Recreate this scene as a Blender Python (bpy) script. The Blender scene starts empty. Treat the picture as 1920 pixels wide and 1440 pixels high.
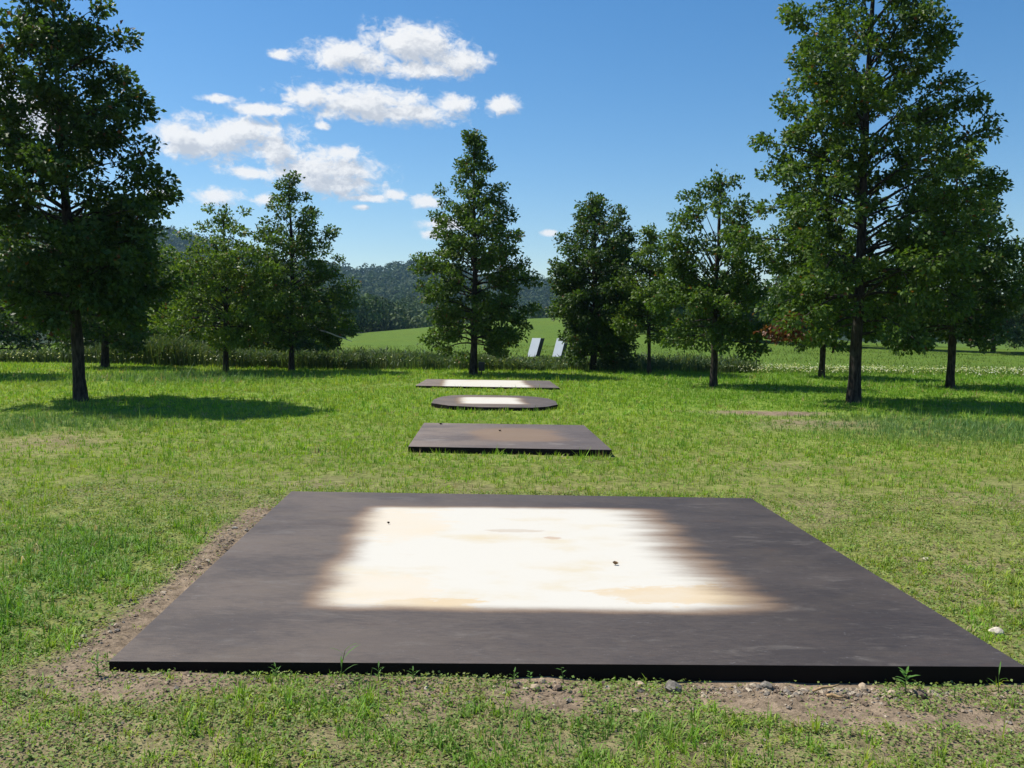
import bpy, math, random
import numpy as np
from mathutils import Matrix, Vector

R = math.radians
scene = bpy.context.scene
col = scene.collection

# ------------------------------------------------------------------ camera
cam = bpy.data.cameras.new("camera")
cam.sensor_width = 36.0
cam.lens = 36.0 * 1663.0 / 1920.0
cam.clip_start = 0.05
cam.clip_end = 20000
cam_o = bpy.data.objects.new("camera", cam)
col.objects.link(cam_o)
PITCH = math.atan(107.0 / 1663.0)
cam_o.matrix_world = (Matrix.Translation((0, 0, 1.72)) @ Matrix.Rotation(math.pi / 2 - PITCH, 4, 'X')
                      @ Matrix.Rotation(R(0.6), 4, 'Z'))
scene.camera = cam_o

# ------------------------------------------------------------------ light
SUN_EL, SUN_BACK = R(57), R(24)          # sun stands to the left, a little beyond the plates
sv = Vector((-math.cos(SUN_EL) * math.cos(SUN_BACK), math.cos(SUN_EL) * math.sin(SUN_BACK), math.sin(SUN_EL)))
sun = bpy.data.lights.new("sun", 'SUN')
sun.energy = 5.0
sun.angle = R(0.53)
sun.color = (1.0, 0.95, 0.86)
sun_o = bpy.data.objects.new("sun", sun)
sun_o.rotation_euler = sv.to_track_quat('Z', 'Y').to_euler()
sun_o.location = sv * 300
col.objects.link(sun_o)

vs = scene.view_settings
vs.view_transform = 'Standard'
vs.look = 'None'
vs.exposure = 0.45
vs.gamma = 1.0
vs.use_curve_mapping = False

scene.render.engine = 'CYCLES'
cy = scene.cycles
cy.max_bounces = 6
cy.diffuse_bounces = 3
cy.glossy_bounces = 2
cy.transmission_bounces = 3
cy.transparent_max_bounces = 4
cy.volume_bounces = 0
cy.caustics_reflective = False
cy.caustics_refractive = False
cy.use_denoising = True
cy.sample_clamp_indirect = 4.0
scene.render.film_transparent = False


# ------------------------------------------------------------------ node helpers
class NT:
    def __init__(s, tree):
        s.t = tree
        s.n = tree.nodes
        s.l = tree.links

    def node(s, kind, **kw):
        n = s.n.new(kind)
        for k, v in kw.items():
            setattr(n, k, v)
        return n

    def put(s, sock, v):
        if v is None:
            return
        if hasattr(v, 'is_output'):
            s.l.new(v, sock)
        else:
            sock.default_value = v

    def math(s, op, a, b=None, c=None, clamp=False):
        n = s.node('ShaderNodeMath', operation=op, use_clamp=clamp)
        s.put(n.inputs[0], a)
        s.put(n.inputs[1], b)
        s.put(n.inputs[2], c)
        return n.outputs[0]

    def vmath(s, op, a, b=None, c=None):
        n = s.node('ShaderNodeVectorMath', operation=op)
        s.put(n.inputs[0], a)
        s.put(n.inputs[1], b)
        s.put(n.inputs[2], c)
        return n.outputs['Value'] if op in ('LENGTH', 'DOT_PRODUCT', 'DISTANCE') else n.outputs[0]

    def noise(s, vec, scale, detail=4, rough=0.55, dist=0.0):
        n = s.node('ShaderNodeTexNoise')
        s.put(n.inputs['Vector'], vec)
        n.inputs['Scale'].default_value = scale
        n.inputs['Detail'].default_value = detail
        n.inputs['Roughness'].default_value = rough
        n.inputs['Distortion'].default_value = dist
        return n.outputs['Fac']

    def smooth(s, v, a, b, lo=0.0, hi=1.0):
        n = s.node('ShaderNodeMapRange', interpolation_type='SMOOTHSTEP')
        s.put(n.inputs['Value'], v)
        s.put(n.inputs['From Min'], a)
        s.put(n.inputs['From Max'], b)
        s.put(n.inputs['To Min'], lo)
        s.put(n.inputs['To Max'], hi)
        return n.outputs['Result']

    def mix(s, f, a, b):
        n = s.node('ShaderNodeMix', data_type='RGBA')
        s.put(n.inputs[0], f)
        s.put(n.inputs[6], a)
        s.put(n.inputs[7], b)
        return n.outputs[2]

    def comb(s, x, y, z):
        n = s.node('ShaderNodeCombineXYZ')
        s.put(n.inputs[0], x)
        s.put(n.inputs[1], y)
        s.put(n.inputs[2], z)
        return n.outputs[0]

    def sep(s, v):
        n = s.node('ShaderNodeSeparateXYZ')
        s.put(n.inputs[0], v)
        return n.outputs


def C3(r, g, b):
    return (r, g, b, 1.0)


# ------------------------------------------------------------------ world: sky with fair-weather cumulus
world = bpy.data.worlds.new("World")
scene.world = world
world.use_nodes = True
wt = NT(world.node_tree)
wt.n.clear()
sky = wt.node('ShaderNodeTexSky', sky_type='NISHITA', sun_disc=False)
sky.sun_elevation = SUN_EL
sky.sun_rotation = math.atan2(sv.x, sv.y)
sky.altitude = 100
sky.air_density = 1.0
sky.dust_density = 0.35
sky.ozone_density = 2.2
hs = wt.node('ShaderNodeHueSaturation')
hs.inputs['Saturation'].default_value = 1.34
wt.l.new(sky.outputs[0], hs.inputs['Color'])
bg_sky = wt.node('ShaderNodeBackground')
wt.l.new(hs.outputs[0], bg_sky.inputs[0])
bg_sky.inputs[1].default_value = 0.096

CLOUDS = [(-10.22, 16.27, 3.46, 0.95), (-6.6, 17.05, 3.18, 1.36), (-3.92, 16.24, 2.63, 0.79), (-5.93, 15.72, 3.36, 0.61),
          (-14.57, 16.03, 0.7, 0.35), (-15.69, 12.89, 2.22, 0.4),
          (-12.5, 13.86, 2.28, 0.85), (-9.24, 13.64, 4.16, 1.11), (-6.58, 13.16, 3.53, 0.78), (-3.9, 13.77, 1.62, 0.62),
          (-18.01, 13.28, 1.48, 0.3), (-0.86, 13.67, 1.22, 0.69), (-18.49, 10.95, 3.1, 1.22), (-20.3, 10.93, 1.81, 1.14),
          (-16.64, 11.45, 3.16, 1.04), (-14.76, 10.48, 1.76, 1.18), (-12.2, 9.57, 3.88, 1.27), (-11.38, 8.74, 2.97, 0.9),
          (-16.03, 9.15, 1.9, 0.44), (-10.89, 10.68, 1.32, 0.51), (-18.28, 7.74, 1.67, 0.56), (-15.73, 7.58, 0.7, 0.38),
          (-7.57, 8.19, 0.74, 0.39), (-5.56, 7.88, 1.15, 0.43), (-9.57, 7.41, 0.6, 0.2),
          (-4.53, 6.48, 1.7, 0.47), (-5.04, 5.8, 0.88, 0.33), (2.22, 6.0, 0.55, 0.23),
          (-12.02, 12.16, 0.45, 0.25), (-28.68, 11.37, 1.64, 1.4), (-27.1, 11.12, 1.91, 1.2), (-29.69, 12.22, 0.9, 1.24),
          (-21.44, 7.68, 0.71, 0.28), (-9.24, 7.94, 1.67, 0.26),
          (-48, 14, 5, 2), (-60, 9, 6, 1.6), (52, 10, 3, 0.9), (80, 13, 4, 1.3), (-95, 12, 6, 2), (150, 12, 6, 2), (-150, 14, 6, 2)]


def cloud_group():
    g = bpy.data.node_groups.new("cloud_density", 'ShaderNodeTree')
    g.interface.new_socket('P', in_out='INPUT', socket_type='NodeSocketVector')
    g.interface.new_socket('D', in_out='OUTPUT', socket_type='NodeSocketFloat')
    t = NT(g)
    gi = t.node('NodeGroupInput')
    go = t.node('NodeGroupOutput')
    p = gi.outputs[0]
    acc = None
    for az, el, ra, re in CLOUDS:
        q = t.vmath('MULTIPLY_ADD', p, (1 / ra, 1 / re, 0), (-az / ra, -el / re, 0))
        d = t.vmath('LENGTH', q)
        acc = d if acc is None else t.math('SMOOTH_MIN', acc, d, 0.22)
    acc = t.math('MINIMUM', acc, 3.0)
    # billows: coarse lumps and fine cauliflower edges (coordinates are degrees)
    st = t.vmath('MULTIPLY', p, (0.72, 1.0, 1.0))
    w = t.noise(st, 0.9, 3, 0.5)
    st2 = t.vmath('ADD', st, t.comb(w, t.math('MULTIPLY', w, -0.7), 0.3))
    n1 = t.noise(st2, 1.15, 10, 0.60, 0.1)
    n2 = t.noise(st2, 4.2, 8, 0.62)
    d = t.math('SUBTRACT', 1.0, acc)
    d = t.math('MULTIPLY_ADD', t.math('SUBTRACT', n2, 0.5), 0.9, d)
    d = t.math('MULTIPLY_ADD', t.math('SUBTRACT', n1, 0.43), 2.1, d)
    t.l.new(d, go.inputs[0])
    return g


cg = cloud_group()
tc = wt.node('ShaderNodeTexCoord')
dx, dy, dz = wt.sep(tc.outputs['Generated'])
azd = wt.math('MULTIPLY', wt.math('ARCTAN2', dx, dy), 180 / math.pi)
eld = wt.math('MULTIPLY', wt.math('ARCSINE', dz), 180 / math.pi)
pp = wt.comb(azd, eld, 0.0)


def cd(off):
    n = wt.node('ShaderNodeGroup')
    n.node_tree = cg
    wt.put(n.inputs[0], wt.vmath('ADD', pp, off))
    return n.outputs[0]


d0 = cd((0, 0, 0))
d1 = cd((-0.45, 0.65, 0))
alpha = wt.smooth(d0, -0.1, 0.75)
alpha = wt.math('MULTIPLY', alpha, 0.98)
# thickness towards the sun dims the flanks turned away from it
thick = wt.smooth(wt.math('SUBTRACT', d1, wt.math('MULTIPLY', d0, 0.35)), -0.05, 0.85)
ccol = wt.mix(thick, C3(1.0, 1.0, 1.0), C3(0.60, 0.64, 0.71))
bg_c = wt.node('ShaderNodeBackground')
wt.put(bg_c.inputs[0], ccol)
bg_c.inputs[1].default_value = 0.70
ms = wt.node('ShaderNodeMixShader')
wt.put(ms.inputs[0], alpha)
wt.l.new(bg_sky.outputs[0], ms.inputs[1])
wt.l.new(bg_c.outputs[0], ms.inputs[2])
wo = wt.node('ShaderNodeOutputWorld')
wt.l.new(ms.outputs[0], wo.inputs[0])
world.cycles.sampling_method = 'MANUAL'
world.cycles.sample_map_resolution = 512

# ------------------------------------------------------------------ general helpers
rng = np.random.default_rng(7)


def tag(o, label=None, cat=None, group=None, kind=None):
    if label: o['label'] = label
    if cat: o['category'] = cat
    if group: o['group'] = group
    if kind: o['kind'] = kind
    return o


def empty(name, loc=(0, 0, 0)):
    o = bpy.data.objects.new(name, None)
    o.empty_display_size = 0.2
    o.location = loc
    col.objects.link(o)
    return o


def link(name, me, mat=None, parent=None, loc=None):
    o = bpy.data.objects.new(name, me)
    if mat: me.materials.append(mat)
    col.objects.link(o)
    if parent: o.parent = parent
    if loc is not None: o.location = loc
    return o


def np_mesh(name, V, groups, colors=None, smooth=False, flat=False):
    """V (n,3); groups = list of int arrays (m,k)."""
    me = bpy.data.meshes.new(name)
    V = np.ascontiguousarray(V, np.float32)
    groups = [g for g in groups if len(g)]
    nl = sum(g.size for g in groups)
    npoly = sum(len(g) for g in groups)
    me.vertices.add(len(V))
    me.vertices.foreach_set('co', V.ravel())
    me.loops.add(nl)
    me.polygons.add(npoly)
    me.loops.foreach_set('vertex_index', np.concatenate([g.ravel() for g in groups]).astype(np.int32))
    tot = np.concatenate([np.full(len(g), g.shape[1]) for g in groups]).astype(np.int32)
    start = np.concatenate([[0], np.cumsum(tot)[:-1]]).astype(np.int32)
    me.polygons.foreach_set('loop_start', start)
    if smooth:
        me.polygons.foreach_set('use_smooth', np.ones(npoly, bool))
    if flat:
        me.polygons.foreach_set('use_smooth', np.zeros(npoly, bool))
    if colors is not None:
        a = me.attributes.new('Col', 'FLOAT_COLOR', 'POINT')
        c = np.ones((len(V), 4), np.float32)
        c[:, :3] = colors
        a.data.foreach_set('color', c.ravel())
    me.update(calc_edges=True)
    return me


def _h(ix, iy, seed):
    n = (ix * 374761393 + iy * 668265263 + seed * 1442695041) & 0xffffffff
    n = ((n ^ (n >> 13)) * 1274126177) & 0xffffffff
    return ((n ^ (n >> 16)) & 0xffff) / 65535.0


def vnoise(x, y, seed=0):
    x = np.asarray(x, float); y = np.asarray(y, float)
    ix = np.floor(x).astype(np.int64); iy = np.floor(y).astype(np.int64)
    fx = x - ix; fy = y - iy
    fx = fx * fx * (3 - 2 * fx); fy = fy * fy * (3 - 2 * fy)
    a = _h(ix, iy, seed); b = _h(ix + 1, iy, seed); c = _h(ix, iy + 1, seed); d = _h(ix + 1, iy + 1, seed)
    return (a * (1 - fx) + b * fx) * (1 - fy) + (c * (1 - fx) + d * fx) * fy


def fbm(x, y, seed=0, octv=4):
    s = 0; a = 0.5; t = 0
    for i in range(octv):
        s = s + a * vnoise(x * 2 ** i + 17.3 * i, y * 2 ** i - 9.1 * i, seed + i); t += a; a *= 0.5
    return s / t


def sst(a, b, x):
    t = np.clip((x - a) / (b - a), 0, 1)
    return t * t * (3 - 2 * t)


def norm(v):
    return v / np.maximum(np.linalg.norm(v, axis=-1, keepdims=True), 1e-9)


# ------------------------------------------------------------------ materials
def new_mat(name):
    m = bpy.data.materials.new(name)
    m.use_nodes = True
    t = NT(m.node_tree)
    b = t.n['Principled BSDF']
    return m, t, b


def attr_color(t):
    n = t.node('ShaderNodeAttribute', attribute_name='Col')
    return n.outputs['Color']


def leaf_material(name, rough=0.42, spec=0.45, transl=0.3, tint=(1.25, 1.3, 0.6)):
    m, t, b = new_mat(name)
    c = attr_color(t)
    t.put(b.inputs['Base Color'], c)
    b.inputs['Roughness'].default_value = rough
    b.inputs['Specular IOR Level'].default_value = spec
    tr = t.node('ShaderNodeBsdfTranslucent')
    t.put(tr.inputs[0], t.vmath('MULTIPLY', c, tint))
    mx = t.node('ShaderNodeMixShader')
    mx.inputs[0].default_value = transl
    t.l.new(b.outputs[0], mx.inputs[1])
    t.l.new(tr.outputs[0], mx.inputs[2])
    t.l.new(mx.outputs[0], t.n['Material Output'].inputs[0])
    return m


M_LEAF = leaf_material("oak_leaf", 0.5, 0.22, 0.34, (1.3, 1.4, 0.45))
M_GRASS = leaf_material("grass_blade", 0.6, 0.25, 0.36, (1.35, 1.3, 0.6))
M_FOREST = leaf_material("far_foliage", 0.7, 0.15, 0.15)


def bark_material():
    m, t, b = new_mat("bark")
    tcn = t.node('ShaderNodeTexCoord')
    v = t.vmath('MULTIPLY', tcn.outputs['Object'], (1, 1, 0.22))
    n = t.noise(v, 22, 6, 0.65)
    n2 = t.noise(tcn.outputs['Object'], 2.0, 3)
    c = t.mix(t.smooth(n, 0.35, 0.7), C3(0.016, 0.013, 0.011), C3(0.068, 0.058, 0.048))
    c = t.mix(t.smooth(n2, 0.5, 0.8), c, C3(0.075, 0.078, 0.06))
    t.put(b.inputs['Base Color'], c)
    b.inputs['Roughness'].default_value = 0.9
    b.inputs['Specular IOR Level'].default_value = 0.2
    bp = t.node('ShaderNodeBump')
    bp.inputs['Strength'].default_value = 0.7
    bp.inputs['Distance'].default_value = 0.03
    t.put(bp.inputs['Height'], n)
    t.l.new(bp.outputs[0], b.inputs['Normal'])
    return m


M_BARK = bark_material()


def plain(name, c, rough=0.7, spec=0.3, nscale=30, var=0.35, bump=0.0):
    m, t, b = new_mat(name)
    tcn = t.node('ShaderNodeTexCoord')
    n = t.noise(tcn.outputs['Object'], nscale, 5, 0.6)
    lo = C3(*[x * (1 - var) for x in c])
    hi = C3(*[min(1, x * (1 + var)) for x in c])
    t.put(b.inputs['Base Color'], t.mix(t.smooth(n, 0.3, 0.7), lo, hi))
    b.inputs['Roughness'].default_value = rough
    b.inputs['Specular IOR Level'].default_value = spec
    if bump:
        bp = t.node('ShaderNodeBump')
        bp.inputs['Strength'].default_value = 0.6
        bp.inputs['Distance'].default_value = bump
        t.put(bp.inputs['Height'], n)
        t.l.new(bp.outputs[0], b.inputs['Normal'])
    return m


# ------------------------------------------------------------------ terrain
PLATES = {
    1: [(-1.92, 4.16), (2.51, 4.21), (2.31, 8.45), (-2.14, 8.56)],
    2: [(-1.38, 11.79), (1.33, 11.66), (1.20, 14.62), (-1.46, 14.72)],
    3: [(-1.69, 18.55), (-1.28, 18.00), (-0.65, 17.72), (0.42, 17.72), (0.72, 17.98), (0.96, 18.50), (0.96, 19.40), (0.82, 20.05), (0.55, 20.50), (0.20, 20.78), (-1.05, 20.86), (-1.40, 20.70), (-1.62, 20.25), (-1.72, 19.45)],
    4: [(-2.65, 24.22), (1.29, 23.90), (1.14, 27.10), (-2.63, 27.36)],
}
PTOP = {1: 0.10, 2: 0.11, 3: 0.11, 4: 0.09}

POND = (-24.0, 56.0, 13.0, 12.0)   # centre and half axes

RIDGE_A = np.array([-0.75, -0.577, -0.391, -0.361, -0.28, -0.192, -0.177, -0.132, -0.114, -0.087, 0.02, 0.04, 0.15, 0.30, 0.45, 0.60, 0.8])
RIDGE_H = np.array([140, 138, 107, 99, 80, 66, 61, 68, 71.5, 70, 55, 52, 40, 30, 24, 20, 18.])


def terrain(x, y):
    x = np.asarray(x, float); y = np.asarray(y, float)
    z = 0.034 - 0.0105 * np.clip(x, -4, 4) * (1 - sst(6, 12, y)) - 0.015 * sst(8, 14, y)
    lump = (fbm(x * 0.7, y * 0.7, 3, 3) - 0.5) * 0.05 + (fbm(x * 5, y * 5, 5, 3) - 0.5) * 0.034 * (1 - sst(9, 14, y))
    z = z + lump
    # keep earth below the tops of the plates
    # ditch beyond the lawn, meadow and mound behind
    edge = 36.0 + 1.2 * np.sin(x * 0.23)
    rgt = sst(6, 12, x)
    dip = sst(0, 12, y - edge) * (1.05 - 0.25 * rgt)
    z = z - dip
    z = z + (fbm(x * 0.08, y * 0.08, 9, 3) - 0.5) * 0.7 * sst(38, 60, y)
    z = z - 0.5 * sst(70, 170, y)
    z = z + 5.0 * np.exp(-((x - 12) / 28.0) ** 2 / 2 - ((y - 178) / 46.0) ** 2 / 2)
    pd = ((x - POND[0]) / POND[2]) ** 2 + ((y - POND[1]) / POND[3]) ** 2
    z = z - 0.9 * (1 - sst(0.6, 1.25, pd))
    # wooded hills
    a = x / np.maximum(y, 1.0)
    h = np.interp(a, RIDGE_A, RIDGE_H)
    t = np.clip((y - 210) / (1000 - 210), 0, 1)
    up = h * (t ** 1.7) + (fbm(x * 0.006, y * 0.006, 21, 4) - 0.5) * 22 * np.sin(np.pi * np.clip(t, 0, 1))
    z = z + up
    z = z - h * 0.8 * sst(1030, 1900, y)
    return z


def inside(poly, x, y, grow=0.0):
    P = np.array(poly)
    c = P.mean(0)
    ok = np.ones(np.shape(x), bool)
    n = len(P)
    for i in range(n):
        a = P[i]; b = P[(i + 1) % n]
        e = b - a
        nr = np.array([e[1], -e[0]]) / np.hypot(*e)
        if np.dot(nr, a - c) < 0: nr = -nr
        ok &= ((x - a[0]) * nr[0] + (y - a[1]) * nr[1]) < grow
    return ok


def ground_z(x, y):
    z = terrain(x, y)
    for k, P in PLATES.items():
        m = inside(P, x, y, 0.05)
        z = np.where(m, np.minimum(z, PTOP[k] - 0.06), z)
    return z


def axis(fine_lo, fine_hi, step, lo, hi, ratio):
    a = list(np.arange(fine_lo, fine_hi + 1e-6, step))
    s = step
    while a[-1] < hi:
        s *= ratio; a.append(a[-1] + s)
    s = step
    while a[0] > lo:
        s *= ratio; a.insert(0, a[0] - s)
    return np.array(a)


# how much grows where: 1 lush lawn, 0 bare earth
def growth(x, y):
    big = fbm(x * 0.55, y * 0.55, 41, 3)
    fine = fbm(x * 2.6, y * 2.6, 47, 3)
    d = 1.0 + (big - 0.5) * 0.55
    near = 1 - sst(8.5, 11.5, y)
    d = d - near * 0.16 * sst(0.42, 0.62, fine)
    front = (1 - sst(4.1, 4.3, y))
    d = d - front * 0.34 + front * 0.9 * (sst(0.50, 0.72, fbm(x * 1.5, y * 1.5, 77, 3)))
    strip = front * sst(3.72, 3.98, y + 0.3 * (fbm(x * 2, y * 3, 5) - 0.5) + 0.10 * sst(0, 1, x)) * sst(-2.6, -1.7, x)
    d = d - strip * (0.32 + 0.6 * sst(-0.6, 0.8, x))
    lw = 0.12 + 0.22 * fbm(y * 1.3, y * 0 + 2, 8)
    le = -1.92 - (y - 4.16) * 0.05
    d = d - 0.9 * (1 - sst(lw * 0.4, lw, np.abs(x - le + 0.08))) * sst(4.0, 4.5, y) * (1 - sst(7.4, 8.8, y))
    d = d - 0.27 * sst(2.0, 3.0, x) * (1 - sst(8.2, 10.5, y)) * sst(4.0, 4.6, y)
    d = d - 1.1 * np.exp(-((x - 5.3) / 1.3) ** 2 - ((y - 17.9) / 0.45) ** 2)
    d = d - 0.4 * np.exp(-((x - 5.2) / 1.8) ** 2 - ((y - 15.9) / 1.2) ** 2)
    d = d - 0.45 * np.exp(-((x + 6.3) / 1.2) ** 2 - ((y - 12.2) / 1.4) ** 2)
    d = d + 0.5 * np.exp(-((x + 3.2) / 0.7) ** 2 - ((y - 5.6) / 1.8) ** 2)
    d = d + 0.6 * np.exp(-((x - 0.05) / 0.55) ** 2 - ((y - 3.62) / 0.18) ** 2)
    d = d + 0.45 * np.exp(-((x + 2.55) / 0.35) ** 2 - ((y - 4.25) / 0.35) ** 2)
    return np.clip(d, 0.02, 1.1)


def build_ground():
    xs = axis(-4.4, 4.4, 0.09, -5200, 5200, 1.10)
    ys = axis(2.4, 10.5, 0.09, -300, 9000, 1.05)
    X, Y = np.meshgrid(xs, ys)
    Z = ground_z(X, Y)
    nx, ny = len(xs), len(ys)
    V = np.stack([X.ravel(), Y.ravel(), Z.ravel()], 1)
    i = np.arange(nx * ny).reshape(ny, nx)
    F = np.stack([i[:-1, :-1], i[:-1, 1:], i[1:, 1:], i[1:, :-1]], -1).reshape(-1, 4)
    # albedo: earth, thatch and meadow by what grows there
    x, y = X.ravel(), Y.ravel()
    g = growth(x, y)
    g = np.where(y < 2.2, 0.6, g)
    soil = np.array([0.225, 0.170, 0.116]); thatch = np.array([0.172, 0.188, 0.056]); meadow = np.array([0.082, 0.138, 0.016])
    lawn = np.array([0.150, 0.225, 0.032])
    k = sst(0.35, 0.95, g)[:, None]
    thatch = thatch + (np.array([0.200, 0.175, 0.088]) - thatch) * (1 - sst(4.0, 4.8, y))[:, None]
    far = sst(9, 20, y)[:, None]
    c = soil * (1 - k) + (thatch * (1 - far) + lawn * far) * k
    wd = sst(36, 44, y)[:, None]
    c = c * (1 - wd) + meadow * wd
    woods = np.maximum(sst(205, 240, y), (x < -27 - 0.02 * y) & (y > 120))[:, None]
    c = c * (1 - woods) + np.array([0.022, 0.038, 0.016]) * woods
    me = np_mesh("ground", V, [F], c, smooth=True)
    m, t, b = new_mat("ground")
    geo = t.node('ShaderNodeNewGeometry')
    P = geo.outputs['Position']
    base = attr_color(t)
    n1 = t.noise(P, 1.1, 6, 0.65)
    n2 = t.noise(P, 14, 6, 0.7)
    n3 = t.noise(P, 0.09, 4, 0.6)
    n4 = t.noise(P, 90, 3, 0.7)
    f = t.math('MULTIPLY', t.smooth(n2, 0.25, 0.75, 0.52, 1.48), t.smooth(n1, 0.25, 0.75, 0.82, 1.18))
    f = t.math('MULTIPLY', f, t.smooth(n4, 0.2, 0.8, 0.75, 1.25))
    c1 = t.vmath('MULTIPLY', base, t.comb(f, f, f))
    c1 = t.mix(t.smooth(n3, 0.45, 0.7, 0.0, 0.35), c1, t.vmath('MULTIPLY', c1, (1.35, 1.05, 0.8)))
    t.put(b.inputs['Base Color'], c1)
    b.inputs['Roughness'].default_value = 0.95
    b.inputs['Specular IOR Level'].default_value = 0.1
    bp = t.node('ShaderNodeBump')
    bp.inputs['Strength'].default_value = 0.9
    bp.inputs['Distance'].default_value = 0.025
    t.put(bp.inputs['Height'], t.math('ADD', n2, t.math('MULTIPLY', n4, 0.35)))
    t.l.new(bp.outputs[0], b.inputs['Normal'])
    o = link("ground", me, m)
    tag(o, "patchy lawn, bare earth and meadow running back to wooded hills", "ground", kind='structure')


build_ground()


# ------------------------------------------------------------------ water and the pale bank
def build_pond():
    n = 64
    a = np.linspace(0, 2 * np.pi, n, endpoint=False)
    V = np.stack([POND[0] + POND[2] * 1.15 * np.cos(a), POND[1] + POND[3] * 1.15 * np.sin(a), np.full(n, -1.42)], 1)
    me = np_mesh("pond", V, [np.arange(n)[None, :]])
    m, t, b = new_mat("pond_water")
    b.inputs['Base Color'].default_value = C3(0.012, 0.018, 0.014)
    b.inputs['Roughness'].default_value = 0.06
    geo = t.node('ShaderNodeNewGeometry')
    nn = t.noise(geo.outputs['Position'], 3.0, 3)
    bp = t.node('ShaderNodeBump')
    bp.inputs['Strength'].default_value = 0.12
    bp.inputs['Distance'].default_value = 0.05
    t.put(bp.inputs['Height'], nn)
    t.l.new(bp.outputs[0], b.inputs['Normal'])
    tag(link("pond", me, m), "dark still pond behind the reeds on the left", "water", kind='structure')
    # gravel path on the far bank
    xs = np.linspace(-75, -16, 60)
    L = []
    for x in xs:
        yc = 72.5 + 0.6 * math.sin(x * 0.15)
        for dy_ in (-1.1, 1.1):
            L.append((x, yc + dy_, float(ground_z(x, yc)) + 0.06))
    i = np.arange(59) * 2
    F = np.stack([i, i + 2, i + 3, i + 1], 1)
    me = np_mesh("path", np.array(L), [F])
    tag(link("path", me, plain("path_gravel", (0.42, 0.40, 0.36), 0.9)), "pale gravel path along the far bank of the pond", "path", kind='structure')


build_pond()


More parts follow.
